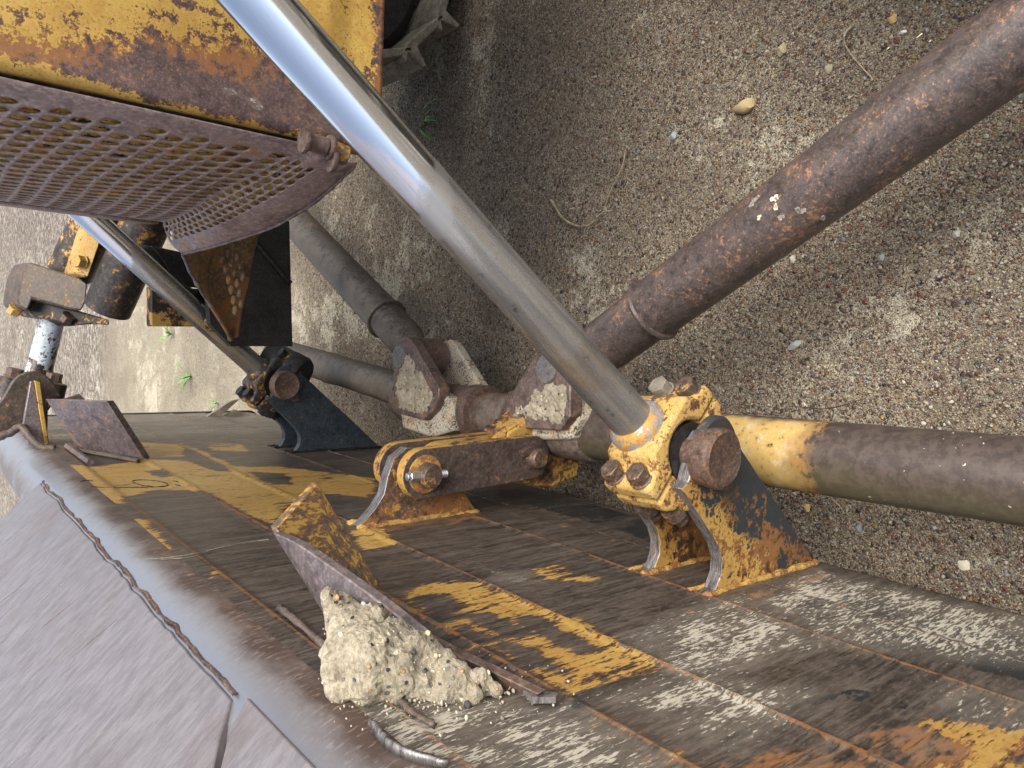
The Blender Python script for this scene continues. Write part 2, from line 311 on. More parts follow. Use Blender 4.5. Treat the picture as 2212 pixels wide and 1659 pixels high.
def basis(ax, hint=None):
    ax = Vector(ax).normalized(); h = Vector(hint) if hint is not None else (Vector((0, 0, 1)) if abs(ax.z) < .9 else Vector((1, 0, 0)))
    x = (h - ax*h.dot(ax)).normalized(); return x, ax.cross(x), ax
def lathe(bm, p0, p1, prof, seg=40, cap=True, wob=0):
    """prof: list of (distance along axis from p0, radius); negative distances allowed"""
    p0 = Vector(p0); x, y, a = basis(Vector(p1) - p0); rings = []
    for d, r in prof:
        rings.append([bm.verts.new(p0 + a*d + (x*math.cos(i*2*math.pi/seg) + y*math.sin(i*2*math.pi/seg))*(r + (random.uniform(-wob, wob) if wob else 0))) for i in range(seg)])
    for A, B in zip(rings, rings[1:]):
        for i in range(seg): bm.faces.new((A[i], A[(i+1) % seg], B[(i+1) % seg], B[i]))
    if cap: bm.faces.new(rings[0][::-1]); bm.faces.new(rings[-1])
    return bm
def prism(bm, pts, dirv, side=None):
    """pts: closed polygon, extruded by dirv"""
    d = Vector(dirv); A = [bm.verts.new(Vector(p)) for p in pts]; B = [bm.verts.new(Vector(p) + d) for p in pts]; n = len(pts)
    bm.faces.new(A); bm.faces.new(B[::-1])
    for i in range(n):
        f = bm.faces.new((A[i], B[i], B[(i+1) % n], A[(i+1) % n]))
        if side is not None: f.material_index = side
    return bm
def box(bm, c, x, y, z):
    c, x, y, z = map(Vector, (c, x, y, z))
    return prism(bm, [c-x-y-z, c+x-y-z, c+x+y-z, c-x+y-z], z*2)
def hexbolt(name, p, ax, r, h, mat, parent, rot=0, washer=True, **kw):
    bm = bmesh.new(); x, y, a = basis(ax); p = Vector(p)
    pts = [p + (x*math.cos(k*math.pi/3+rot) + y*math.sin(k*math.pi/3+rot))*r for k in range(6)]
    prism(bm, pts, a*h)
    if washer: lathe(bm, p - a*.002, p + a, [(0, r*1.12), (.0025, r*1.12)], 24)
    return obj(name, bm, mat, parent, 30, r*.1, **kw)
def tube_path(bm, pts, r, seg=10, rfun=None, jit=0):
    pts = [Vector(p) for p in pts]; rings = []; x = None
    for i, p in enumerate(pts):
        t = (pts[min(i+1, len(pts)-1)] - pts[max(i-1, 0)]).normalized()
        x0, y0, _ = basis(t, x if x is not None and abs(x.dot(t)) < .95 else None); x = x0
        rr = rfun(i/(len(pts)-1)) if rfun else r
        rings.append([bm.verts.new(p + (x0*math.cos(k*2*math.pi/seg) + y0*math.sin(k*2*math.pi/seg))*rr*(1+random.uniform(-jit, jit))) for k in range(seg)])
    for A, B in zip(rings, rings[1:]):
        for i in range(seg): bm.faces.new((A[i], A[(i+1) % seg], B[(i+1) % seg], B[i]))
    bm.faces.new(rings[0][::-1]); bm.faces.new(rings[-1]); return bm
def smooth_path(ctrl, n=8):
    c = [Vector(p) for p in ctrl]; c = [c[0]*2-c[1]] + c + [c[-1]*2-c[-2]]; out = []
    for i in range(1, len(c)-2):
        for k in range(n):
            t = k/n; a, b, d, e = c[i-1], c[i], c[i+1], c[i+2]
            out.append(.5*((2*b) + (d-a)*t + (2*a-5*b+4*d-e)*t*t + (3*b-a-3*d+e)*t**3))
    out.append(c[-2]); return out
def sdist(P, poly):
    """signed distance (positive inside) of points P (n,2) to a polygon"""
    poly = np.asarray(poly, float); n = len(poly); d = np.full(len(P), 1e9); ins = np.zeros(len(P), bool)
    for i in range(n):
        a, b = poly[i], poly[(i+1) % n]; ab = b-a; t = np.clip(((P-a)@ab)/(ab@ab+1e-12), 0, 1)
        d = np.minimum(d, np.linalg.norm(P-(a+t[:, None]*ab), axis=1))
        c = ((a[1] > P[:, 1]) != (b[1] > P[:, 1])) & (P[:, 0] < (b[0]-a[0])*(P[:, 1]-a[1])/(b[1]-a[1]+1e-12)+a[0]); ins ^= c
    return np.where(ins, d, -d)
def grid_mesh(name, P, nu, nv, closed=False):
    me = bpy.data.meshes.new(name); idx = np.arange(nu*nv).reshape(nu, nv)
    f = np.stack([idx[:-1, :-1], idx[1:, :-1], idx[1:, 1:], idx[:-1, 1:]], -1).reshape(-1, 4)
    me.vertices.add(len(P)); me.vertices.foreach_set('co', np.asarray(P, np.float32).ravel())
    me.loops.add(f.size); me.loops.foreach_set('vertex_index', f.ravel()); me.polygons.add(len(f))
    me.polygons.foreach_set('loop_start', np.arange(0, f.size, 4)); me.update(); me.validate(); return me
def color_attr(me, name, C):
    a = me.color_attributes.new(name, 'FLOAT_COLOR', 'POINT'); a.data.foreach_set('color', np.asarray(C, np.float32).ravel())

# ================================================================== THE GROUND
def ax(pts):
    o = []
    for a, b, s in pts: o += list(np.arange(a, b, s))
    return np.array(o)
gx = ax([(-60, -6, 6), (-6, -1.2, .3), (-1.2, 1.6, .014), (1.6, 6, .3), (6, 66, 6)]); gy = ax([(-60, -4, 6), (-4, 0, .3), (0, 3.2, .014), (3.2, 7, .05), (7, 16, .4), (16, 130, 6)])
GX, GY = np.meshgrid(gx, gy, indexing='ij')
def vnoise(X, Y, s, seed=0):
    r = np.random.default_rng(seed); T = r.random((256, 256)); x = X/s+1000; y = Y/s+1000
    xi = np.floor(x).astype(int); yi = np.floor(y).astype(int); fx = x-xi; fy = y-yi; fx = fx*fx*(3-2*fx); fy = fy*fy*(3-2*fy)
    g = lambda a, b: T[a % 256, b % 256]
    return (g(xi, yi)*(1-fx)+g(xi+1, yi)*fx)*(1-fy)+(g(xi, yi+1)*(1-fx)+g(xi+1, yi+1)*fx)*fy - .5
def gh(X, Y): return vnoise(X, Y, .45, 1)*.02 + vnoise(X, Y, .11, 2)*.008 + vnoise(X, Y, .035, 3)*.004
GZ = gh(GX, GY)
me = grid_mesh('ground', np.stack([GX, GY, GZ], -1).reshape(-1, 3), len(gx), len(gy))
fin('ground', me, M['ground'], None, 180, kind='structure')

def rock_mesh(name, specs):
    """specs: (x, y, z, radius, colour); one squashed, jittered icosphere each, joined in one mesh"""
    bm = bmesh.new(); bmesh.ops.create_icosphere(bm, subdivisions=1, radius=1)
    V = np.array([v.co[:] for v in bm.verts]); F = np.array([[v.index for v in f.verts] for f in bm.faces]); bm.free()
    n = len(specs); S = np.array([s[:4] for s in specs]); Cc = np.array([s[4] for s in specs])
    ang = rng.random(n)*6.28; sq = rng.uniform(.55, 1, (n, 3)); sq[:, 2] *= .75
    J = 1 + rng.uniform(-.2, .2, (n, len(V), 1)); P = V[None]*J*sq[:, None, :]*S[:, 3][:, None, None]
    c, s = np.cos(ang), np.sin(ang); X = P[..., 0]*c[:, None]-P[..., 1]*s[:, None]; Y = P[..., 0]*s[:, None]+P[..., 1]*c[:, None]
    P = np.stack([X, Y, P[..., 2]], -1)+S[:, None, :3]; Fa = (F[None]+(np.arange(n)*len(V))[:, None, None]).reshape(-1, 3)
    me = bpy.data.meshes.new(name); me.vertices.add(n*len(V)); me.vertices.foreach_set('co', P.astype(np.float32).ravel())
    me.loops.add(Fa.size); me.loops.foreach_set('vertex_index', Fa.ravel()); me.polygons.add(len(Fa)); me.polygons.foreach_set('loop_start', np.arange(0, Fa.size, 3))
    me.update(); color_attr(me, 'c', np.repeat(np.concatenate([Cc, np.ones((n, 1))], 1), len(V), 0)); return me
PAL = np.array([(.30, .22, .15), (.18, .11, .09), (.42, .36, .27), (.12, .10, .10), (.24, .12, .09), (.38, .34, .26), (.30, .20, .11), (.28, .28, .29), (.20, .16, .13), (.34, .28, .21)])
n = 46000
uu = rng.uniform(-30, 2240, n); vv = rng.uniform(-30, 1400, n)
specs = []
for u, v in zip(uu, vv):
    p = at_z(u, v, 0)
    if p.y > 5 or p.x < -.8: continue
    r = .0010 + .0014*rng.random() + (.0030*rng.random() if rng.random() < .10 else 0) + (.004*rng.random() if rng.random() < .015 else 0)
    c = PAL[rng.integers(len(PAL))]*rng.uniform(.75, 1.15); c = c*.75 + c.mean()*.25
    specs.append((p.x, p.y, 0, r, c))
S = np.array([s[:2] for s in specs]); hz = gh(S[:, 0], S[:, 1])
specs = [(a, b, h + r*.25, r, c) for (a, b, _, r, c), h in zip(specs, hz)]
fin('gravel', rock_mesh('gravel', specs), M['att'], None, 0, kind='stuff', label='small mixed gravel grains scattered over the sandy ground', category='gravel')

def stone(u, v, rpx, colr, label, asp=(1, .8, .6), rot=0, nm='stone'):
    p = at_z(u, v, 0); t = (p-CAM).dot(FWD); r = rpx/FPX*t
    bm = bmesh.new(); bmesh.ops.create_icosphere(bm, subdivisions=2, radius=1)
    sd = random.random()*50
    for vt in bm.verts:
        q = vt.co.copy(); k = 1 + .28*mnoise.noise(q*1.3+Vector((sd, 0, 0))) + .1*mnoise.noise(q*4+Vector((0, sd, 0)))
        for pl in ((.8, .3, .5), (-.5, .6, .62), (.1, -.8, .6)):
            pn = Vector(pl).normalized(); d = q.dot(pn)
            if d > .72: q -= pn*(d-.72)
        vt.co = Vector((q.x*asp[0], q.y*asp[1], q.z*asp[2]))*k*r
    me = bpy.data.meshes.new(nm); bm.to_mesh(me); bm.free()
    color_attr(me, 'c', np.tile((*colr, 1), (len(me.vertices), 1)))
    o = fin(nm, me, M['att'], None, 40, label=label, category='stone', group='loose stones on the sandy ground')
    o.location = (p.x, p.y, float(gh(np.array(p.x), np.array(p.y))) + r*asp[2]*.45); o.rotation_euler = (0, 0, rot)
for s in [(1610, 230, 24, (.46, .34, .18), 'largest tan brown angular stone on the ground above the rusty tube', (.7, 1.15, .7), .2),
          (1690, 108, 14, (.38, .33, .20), 'olive cream stone on the ground near the top edge, right of the big tan stone'),
          (1790, 149, 11, (.36, .33, .22), 'pale khaki stone beside a dry twig near the rusty tube'),
          (1453, 292, 10, (.32, .38, .40), 'small blue grey stone left of the big tan stone'),
          (1930, 43, 12, (.48, .32, .13), 'ochre yellow stone near the top edge by the rusty tube'),
          (1953, 70, 7, (.75, .74, .70), 'small white chip on the ground close to the ochre stone', (.6, 1.1, .5)),
          (2083, 1221, 13, (.62, .57, .45), 'cream flat stone beside the lower blade edge at right', (1, 1, .4)),
          (1857, 1141, 9, (.20, .24, .26), 'dark blue grey stone between lower tube and blade edge'),
          (1668, 1096, 12, (.50, .34, .22), 'peach tan stone beside the yellow black lug'),
          (1744, 1097, 10, (.52, .36, .16), 'orange tan stone right of the peach one by the lug'),
          (1718, 745, 14, (.33, .34, .32), 'flat grey triangular stone below the collar of the rusty tube', (.6, 1.3, .4), .5),
          (1714, 560, 9, (.48, .46, .40), 'pale grey stone under the middle of the rusty tube'),
          (1908, 558, 9, (.28, .31, .32), 'oval blue grey pebble right of the pale grey stone'),
          (2068, 506, 10, (.45, .44, .38), 'light grey stone on the ground right of the rusty tube middle')]:
    stone(*s)

def twig(ctrl, r, mat, label, cat='twig', z0=.006, nm='twig'):
    pts = smooth_path([at_z(u, v, z0 + random.uniform(0, .006)) for u, v in ctrl], 6); bm = bmesh.new()
    tube_path(bm, pts, r, 6, lambda t: r*(1-.6*t), .2); obj(nm, bm, mat, None, 60, label=label, category=cat)
twig([(1845, 52), (1826, 72), (1825, 95), (1842, 122), (1862, 145), (1886, 172)], .0022, M['twig'], 'dry bent tan twig on the ground near the top beside the rusty tube')
twig([(1190, 432), (1215, 470), (1245, 487), (1272, 486), (1300, 460), (1322, 455)], .0030, M['twig'], 'curved dry twig loop on the ground between chrome rod and tubes')
twig([(1352, 320), (1344, 360), (1320, 410), (1305, 450)], .0020, M['twig'], 'thin straight dry stalk left of the blue grey stone')
twig([(1870, 860), (1850, 866), (1790, 882), (1740, 880), (1700, 880), (1672, 905)], .0011, M['twigd'], 'long dark curly root lying above the lower right tube', 'root', nm='root')
twig([(1755, 870), (1762, 905), (1790, 910), (1800, 890), (1785, 868), (1760, 868)], .0011, M['twigd'], 'dark root curled in a small ring above the lower right tube', 'root', nm='root')
twig([(1795, 1075), (1815, 1095), (1825, 1110)], .0014, M['twig'], 'short straw stalk between lower tube and blade edge at right')

def grass(u, v, nb, size, label, dirs):
    p = at_z(u, v, 0); bm = bmesh.new()
    for k in range(nb):
        a = dirs[k % len(dirs)] + random.uniform(-.25, .25); L = size*random.uniform(.6, 1.1); wd = .0042*random.uniform(.7, 1.2)
        d = Vector((math.cos(a), math.sin(a), 0)); s = Vector((-d.y, d.x, 0)); prev = None
        for i in range(7):
            t = i/6; c = p + d*L*t + Vector((0, 0, .004 + L*.55*math.sin(t*2.2)*.8)); ww = wd*(1-t**2)+.0003
            cur = (bm.verts.new(c-s*ww), bm.verts.new(c+Vector((0, 0, -ww*.5))), bm.verts.new(c+s*ww))
            if prev:
                for j in (0, 1): bm.faces.new((prev[j], prev[j+1], cur[j+1], cur[j]))
            prev = cur
    obj('grass_tuft', bm, M['grass'], None, 180, label=label, category='grass', group='small grass sprigs')
grass(925, 270, 9, .17, 'sparse green grass sprig on shaded ground behind the chrome rod', [-1.9, -1.6, -1.35, -2.3])
grass(372, 722, 9, .13, 'pale green grass tuft on sunlit ground under the far chrome rod', [.3, -1.2, -.6, 2.2, -2])
grass(415, 812, 8, .16, 'green grass tuft on the sunlit ground left of the far rod end', [3.0, -2.7, 2.2, -1.5, .6, 1.4])
grass(470, 870, 5, .07, 'tiny green grass sprig low on the sunlit ground beside the far blade gusset', [3.0, 1.2, -1.5])

# ================================================================== THE BULLDOZER
dozer = bpy.data.objects.new('bulldozer', None); dozer.location = (1.3, 1.33, 0); COL.objects.link(dozer)
bpy.context.view_layer.update()
dozer['label'] = 'worn yellow bulldozer with rusty brown blade, chrome lift rods, perforated grille and tube push frame'; dozer['category'] = 'bulldozer'
XB = -.325                                 # the back face of the blade
Y0, Y1 = -.45, 3.10

# ---- blade
prof = [(-.385, .05), (-.345, .140), (-.327, .150), (XB, .20), (XB-.001, .335), (XB+.001, .345), (XB, .455), (XB+.003, .463), (XB+.001, .47), (XB, .60), (XB, .675), (XB+.003, .683), (XB, .69), (XB, .812), (XB+.003, .820), (XB, .828), (XB, .90), (XB-.001, .955), (XB+.0015, .960), (XB-.0005, .985)]
for k in range(1, 12):
    th = R(k*10); prof.append((-.405 + .08*math.cos(th), .985 + .085*math.sin(th)))
px = np.array([p[0] for p in prof]); pz = np.array([p[1] for p in prof])
zz = []
for a, b in zip(prof, prof[1:]):
    L = math.hypot(b[0]-a[0], b[1]-a[1]); k = max(1, int(L/.008)); zz += [(a[0]+(b[0]-a[0])*i/k, a[1]+(b[1]-a[1])*i/k) for i in range(k)]
zz.append(prof[-1]); zz = np.array(zz)
YS = np.concatenate([np.arange(Y0, .1, .02), np.arange(.1, 1.6, .006), np.arange(1.6, Y1+.001, .01)])
GYb, Kb = np.meshgrid(YS, np.arange(len(zz)), indexing='ij')
X = zz[Kb, 0] + vnoise(GYb, zz[Kb, 1], .5, 11)*.004 + vnoise(GYb, zz[Kb, 1], .09, 12)*.0012; Z = zz[Kb, 1] + 0*GYb
P = np.stack([X, GYb, Z], -1).reshape(-1, 3)
me = grid_mesh('blade', P, len(YS), len(zz))
Q = P[:, 1:3]
def onb(poly): return [(lambda p: (p.y, p.z))(at_x(u, v, XB)) for u, v in poly]
def field(polys, w=.02, holes=()):
    d = np.full(len(Q), -9.)
    for pl in polys: d = np.maximum(d, sdist(Q, onb(pl)))
    for pl in holes: d = np.minimum(d, -sdist(Q, onb(pl)))
    return d
c3 = lambda L: [(x*.3472, y*.3472+822.9) for x, y in L]
c9 = lambda L: [(x*.3472+493.8, y*.3472+987.5) for x, y in L]
c4 = lambda L: [(x*.5287+1042, y*.5287+1097) for x, y in L]
yel = field([c3([(330, 510), (600, 530), (960, 480), (1190, 500), (1360, 560), (1700, 560), (1860, 740), (1720, 900), (1560, 860), (1300, 700), (1150, 680), (960, 680), (760, 725), (800, 765), (650, 765), (430, 600)]),
             c3([(1100, 380), (1300, 440), (1700, 600), (1850, 740), (1780, 720), (1260, 470)]),
             c3([(1490, 540), (1700, 530), (2300, 660), (2300, 730), (2000, 690), (1880, 640), (1620, 580)]),
             c3([(860, 380), (1150, 400), (1160, 470), (900, 480)]), c3([(1280, 380), (1520, 395), (1560, 440), (1300, 430)]),
             c3([(760, 845), (890, 845), (1115, 1040), (980, 1062)]), c3([(1290, 1170), (1410, 1185), (1400, 1200), (1260, 1240)]),
             c9([(0, 260), (0, 60), (350, 55), (920, 130), (930, 230), (600, 230), (440, 280), (300, 400)]),
             c9([(740, 460), (960, 430), (1060, 540), (840, 600)]),
             [(858, 1281), (900, 1258), (1008, 1248), (1042, 1259), (1269, 1338), (1465, 1441), (1412, 1467), (1317, 1488), (1243, 1512), (1180, 1482), (1042, 1400), (900, 1330)],
             [(1127, 1226), (1238, 1211), (1253, 1240), (1338, 1250), (1280, 1263), (1174, 1256)],
             [(1440, 1335), (1500, 1310), (1520, 1325), (1460, 1345)], [(1950, 1548), (2030, 1540), (2150, 1565), (2230, 1575), (2230, 1690), (1900, 1690), (1980, 1640), (2080, 1620), (2010, 1590)]],
            holes=[c3([(920, 560), (1010, 556), (1062, 590), (1000, 600)]), c3([(1310, 450), (1500, 455), (1700, 520), (1480, 530)]), c3([(1550, 565), (1760, 575), (1820, 640), (1700, 640)]),
                   [(903, 1290), (960, 1286), (980, 1312), (940, 1318)], [(1000, 1328), (1050, 1325), (1140, 1366), (1110, 1372)], [(1130, 1340), (1160, 1338), (1280, 1400), (1240, 1402)], [(1060, 1376), (1130, 1400), (1220, 1452), (1150, 1430)], [(950, 1325), (990, 1345), (1060, 1390), (1010, 1370)]])
# paint traces: along the strip near the lip, and along the weld lines
strip = field([c3([(560, 700), (680, 700), (1480, 1500), (1350, 1500)]), c3([(980, 1100), (1250, 1160), (1600, 1440), (1650, 1530), (1480, 1480)]), [(1000, 1060), (1030, 1058), (1370, 1170), (1340, 1176)], [(1480, 1480), (1500, 1476), (1830, 1640), (1790, 1645)], [(816, 1272), (832, 1266), (1480, 1640), (1440, 1648)], [(1500, 1282), (1520, 1280), (2212, 1536), (2200, 1552)]])
R_ = np.clip(.5 + yel/.05, 0, 1)*1.0; R_ = np.where(yel > 0, np.minimum(.76, .53+yel/.07), R_); R_ = np.where((yel > -.01) & (Q[:, 0] > .98), np.maximum(R_, np.minimum(.84, .60+yel/.05)), R_); R_ = np.maximum(R_, np.where(strip > -.015, .52, 0)); R_ = np.maximum(R_, .18)
mudf = field([[(1335, 1372), (1600, 1275), (1800, 1395), (1640, 1440), (1450, 1490), (1400, 1420)], [(735, 1490), (1060, 1490), (1250, 1520), (1560, 1700), (740, 1700)], [(1610, 1290), (1760, 1225), (2250, 1335), (2250, 1450), (1800, 1400)], [(1050, 1232), (1130, 1230), (1160, 1262), (1060, 1262)], [(1270, 1500), (1500, 1440), (1800, 1500), (1600, 1640)], [(2000, 1480), (2260, 1500), (2260, 1600), (2050, 1560)]])
G_ = np.clip(.50 + mudf/.18, .05, .76)
far = np.clip((Q[:, 0]-1.9)/.6, 0, 1); G_ = np.maximum(G_, far*.62)
rus = field([[(1500, 1320), (1790, 1228), (1800, 1250), (1600, 1310)], [(1480, 1655), (1571, 1625), (1835, 1600), (1870, 1570), (2010, 1560), (2230, 1600), (2230, 1700), (1400, 1700)], [(770, 1140), (1030, 1100), (1060, 1125), (800, 1165)]])
B_ = np.clip(.52 + rus/.08, .35, .68); B_ = np.maximum(B_, np.clip(1-np.abs(Q[:, 1]-1.0)/.05, 0, 1)*.75)
for zc in (.34, .463, .683, .82, .96): B_ = np.maximum(B_, np.clip(1-np.abs(Q[:, 1]-zc)/.008, 0, 1)*.9)
color_attr(me, 'm', np.stack([R_, G_, B_, np.ones_like(R_)], -1))
blk_shade = field([[(1724, 1510), (1835, 1483), (1962, 1499), (1994, 1541), (1888, 1536)], c3([(1180, 380), (1480, 390), (1500, 420), (1300, 410)]), [(1040, 1060), (1160, 1050), (1330, 1100), (1700, 1200), (1560, 1230), (1370, 1160)], [(1180, 1500), (1260, 1500), (1300, 1530), (1250, 1545)], [(1800, 1270), (2230, 1380), (2230, 1480), (1900, 1400)]])  # black patches; the long one under the beam is its shadow, painted on
b_ = np.clip(.46 + blk_shade/.025, 0.1, .72)
color_attr(me, 'm2', np.stack([b_, b_, b_, np.ones_like(b_)], -1))
me.materials.append(M['blade']); me.materials.append(M['roll'])
mi = (P[me_idx, 2] if False else None)
fz = np.repeat(np.array([(zz[i, 1]+zz[i+1, 1])/2 + (1 if zz[i, 0] < -.33 and zz[i, 1] > .9 else 0) for i in range(len(zz)-1)])[None], len(YS)-1, 0).ravel()
me.polygons.foreach_set('material_index', (fz > .985).astype(np.int32)); me.polygons.foreach_set('use_smooth', [True]*len(me.polygons))
blade = bpy.data.objects.new('blade', me); link(blade, dozer, label='rusty brown blade back with yellow paint scraps and pale mud streaks')
bm = bmesh.new()      # curved front of the blade, cutting edge and the two ends
fr = [(-.41, 1.068), (-.47, 1.04), (-.50, .95), (-.49, .7), (-.46, .45), (-.43, .25), (-.405, .1), (-.40, .0), (-.375, .0), (-.385, .06), (-.36, .145), (-.345, .5), (-.345, .95), (-.39, 1.05)]
prism(bm, [Vector((x, Y0, z)) for x, z in fr], (0, Y1-Y0, 0)); obj('moldboard', bm, M['brown'], blade, 40)
bm = bmesh.new()      # far end plate
prism(bm, [Vector((x, Y1, z)) for x, z in [(-.322, .14), (-.322, .97), (-.36, 1.05), (-.41, 1.075), (-.47, 1.04), (-.50, .9), (-.42, .05), (-.38, .05)]], (0, .025, 0)); obj('end_plate', bm, M['black'], blade, 40)

def bead(pts, r, mat, name='weld_bead', step=.009, **kw):
    """a lumpy weld bead along a line"""
    pts = [Vector(p) for p in pts]; out = []
    for a, b in zip(pts, pts[1:]):
        k = max(1, int((b-a).length/step)); out += [a + (b-a)*i/k for i in range(k)]
    out.append(pts[-1]); bm = bmesh.new()
    out = [p + Vector((random.uniform(-1, 1), random.uniform(-1, 1), random.uniform(-1, 1)))*r*.22 for p in out]
    tube_path(bm, out, r, 8, lambda t: r*random.uniform(.7, 1.2), .18); return obj(name, bm, mat, blade, 180, **kw)
for z in (.34, .463, .683, .82):
    bead([(XB-.0035, -.4, z), (XB-.0035, 3.09, z)], .0048, M['seam'], step=.012)
# spill plate above the lip, joined by a ragged weld
sp0, sdr = Vector((-.352, 0, 1.052)), Vector((-math.cos(R(45)), 0, math.sin(R(45))))
yfar, ynear = 1.93, .70
def spt(y, s): return Vector((sp0.x, y, sp0.z)) + sdr*s
bm = bmesh.new(); nrm = Vector((sdr.z, 0, -sdr.x))
ns = 60; edge = []
for i in range(ns+1):
    y = ynear + (yfar-ynear)*i/ns; edge.append(spt(y, .006*mnoise.noise(Vector((y*9, 0, 0))) + .003*mnoise.noise(Vector((y*50, 3, 0)))))
cor = spt(ynear-.03, .03); nb = [spt(ynear-.12, .10), spt(ynear-.3, .40), spt(ynear-.3, 1.0), spt(yfar, 1.0)]
prism(bm, edge[::-1] + [cor] + nb, -nrm*.012)
obj('spill_plate', bm, M['spill'], blade, 40, .002, label='large smooth grey plate rising from the blade lip')
bm = bmesh.new()
prism(bm, [spt(-.4, -.02), spt(ynear-.02, -.012), spt(ynear-.035, .02), spt(ynear-.14, .11), spt(ynear-.33, .40), spt(ynear-.33, 1.0), spt(-.4, 1.0)], -nrm*.014)
obj('spill_plate', bm, M['spill'], blade, 40, .002)
def ledge(pts, wd, name, mat, hgt=.002):
    """ragged flat weld ledge: an irregular strip beside the plate edge"""
    bm = bmesh.new(); prev = None; pts = smooth_path(pts, 4)
    for i, p in enumerate(pts):
        w1 = wd*(1 + .55*mnoise.noise(Vector((i*.13, 0, 1))) + .12*mnoise.noise(Vector((i*.6, 5, 1)))); j1 = .0015*mnoise.noise(Vector((i*.9, 2, 7)))
        dn = Vector((math.sin(R(38)), 0, -math.cos(R(38)))); q = p + dn*w1
        cur = [bm.verts.new(v) for v in (p - sdr*.004 + nrm*.0005, p + dn*.003 + nrm*.0008, p + dn*w1*.7 + nrm*(.0012+j1*.2), q - nrm*.001)]
        if prev:
            for k in range(3): bm.faces.new((prev[k], prev[k+1], cur[k+1], cur[k]))
        prev = cur
    return obj(name, bm, mat, blade, 180)
ledge(edge, .008, 'weld_ledge', M['brownplain'])
def mark(pts, r, mat, name): bm = bmesh.new(); tube_path(bm, smooth_path([at_x(x*.3472, y*.3472+822.9, XB+.0004) for x, y in pts], 8), r, 6, lambda t: r*random.uniform(.5, 1.1), .1); return obj(name, bm, mat, blade, 180)
mark([(500, 625), (540, 618), (575, 622)], .0012, M['hose'], 'pen_stroke'); mark([(560, 655), (660, 664), (800, 662), (930, 660), (1020, 655), (1045, 645), (1010, 628), (920, 616), (840, 618), (825, 628), (880, 648), (950, 656)], .0010, M['hose'], 'pen_stroke')
mark([(1080, 620), (1110, 628)], .001, M['hose'], 'pen_stroke'); mark([(1090, 645), (1120, 650)], .001, M['hose'], 'pen_stroke')
mark([(870, 1100), (960, 1104), (1100, 1092), (1250, 1066), (1400, 1030), (1560, 1000), (1680, 985)], .0011, M['shoe'], 'scratch'); mark([(1000, 1110), (1180, 1096), (1300, 1060)], .0008, M['shoe'], 'scratch')
for k in range(16):
    y0 = rng.uniform(.75, 1.8); s0 = rng.uniform(.02, .5); a_ = rng.uniform(-.35, .35); L_ = rng.uniform(.02, .10)
    pp = [spt(y0 + L_*t*math.cos(a_)*.4, s0 + L_*t + .004*math.sin(t*3+k)) + nrm*.0002 for t in (0, .3, .6, 1)]
    bm = bmesh.new(); tube_path(bm, smooth_path(pp, 4), .0005, 4, lambda t: .0006*(1-abs(2*t-1))+.0001); obj('scratch', bm, M['edge'] if k % 2 else M['seam'], blade, 180)
# ---- near guard bracket (bent shelf) on the blade back
V1 = at_y(588, 1150, .85)
sh = [V1, at_y(640, 1174, .80), at_y(720, 1228, .735), at_y(820, 1300, .665), at_y(905, 1368, .615), at_x(1162, 1496, XB+.004), at_x(1040, 1490, XB+.0), at_x(760, 1412, XB)]
sh[5] = at_x(1162, 1494, XB+.012); up = Vector((-.2, -.35, .9)).normalized()
mid = sh[:5]; bm = bmesh.new()
def ribbon(bm, top, off, back):
    """thick curved shelf: outer edge 'top', inner edge 'back', thickness vector off"""
    a = [bm.verts.new(p) for p in top]; b = [bm.verts.new(p) for p in back]; c = [bm.verts.new(p+off) for p in top]; d = [bm.verts.new(p+off) for p in back]
    for i in range(len(top)-1):
        bm.faces.new((a[i], a[i+1], b[i+1], b[i])); bm.faces.new((c[i+1], c[i], d[i], d[i+1])); bm.faces.new((a[i], c[i], c[i+1], a[i+1])); bm.faces.new((b[i+1], d[i+1], d[i], b[i]))
    bm.faces.new((a[0], b[0], d[0], c[0])); bm.faces.new((a[-1], c[-1], d[-1], b[-1])); return bm
back = [at_x(712, 1345, XB-.004), at_x(735, 1375, XB-.004), at_x(770, 1405, XB-.004), at_x(840, 1440, XB-.004), at_x(930, 1460, XB-.004)]
ribbon(bm, smooth_path(sh[:5], 5), Vector((.0, -.004, -.0135)), smooth_path(back, 5))
brk = obj('guard_bracket', bm, M['steel'], blade, 50, .0015, label='bent near bracket shelf holding a clump of dry mud')
bm = bmesh.new(); ribbon(bm, [at_y(907, 1373, .612), at_y(1000, 1420, .57), at_x(1162, 1500, XB+.014)], Vector((.002, 0, -.010)), [at_x(930, 1462, XB-.004), at_x(1040, 1485, XB-.004), at_x(1150, 1512, XB-.004)])
obj('shelf_tail', bm, M['brown'], brk, 40, .001)
bm = bmesh.new(); q = [at_y(596, 1142, .855), at_y(686, 1043, .90), at_x(816, 1258, XB), at_x(818, 1268, XB), at_x(735, 1350, XB)]
prism(bm, q, Vector((0, .012, .003))); obj('gusset', bm, M['bracket'], brk, 40, .0015, label='yellow flecked rusty gusset')
bm = bmesh.new(); tube_path(bm, smooth_path([at_x(604, 1312, XB+.003), at_x(660, 1358, XB+.004), at_x(735, 1425, XB+.003)], 8), .0042, 8, None, .35); obj('weld_remnant', bm, M['seam'], blade, 180)
bm = bmesh.new(); tube_path(bm, smooth_path([at_x(858, 1508, XB+.003), at_x(895, 1540, XB+.003), at_x(938, 1566, XB+.003)], 8), .0028, 8, None, .4); obj('weld_remnant', bm, M['seam'], blade, 180)
_l = smooth_path([at_x(u, v, XB) for u, v in ((792, 1572), (812, 1596), (835, 1622), (880, 1645), (960, 1668))], 6)
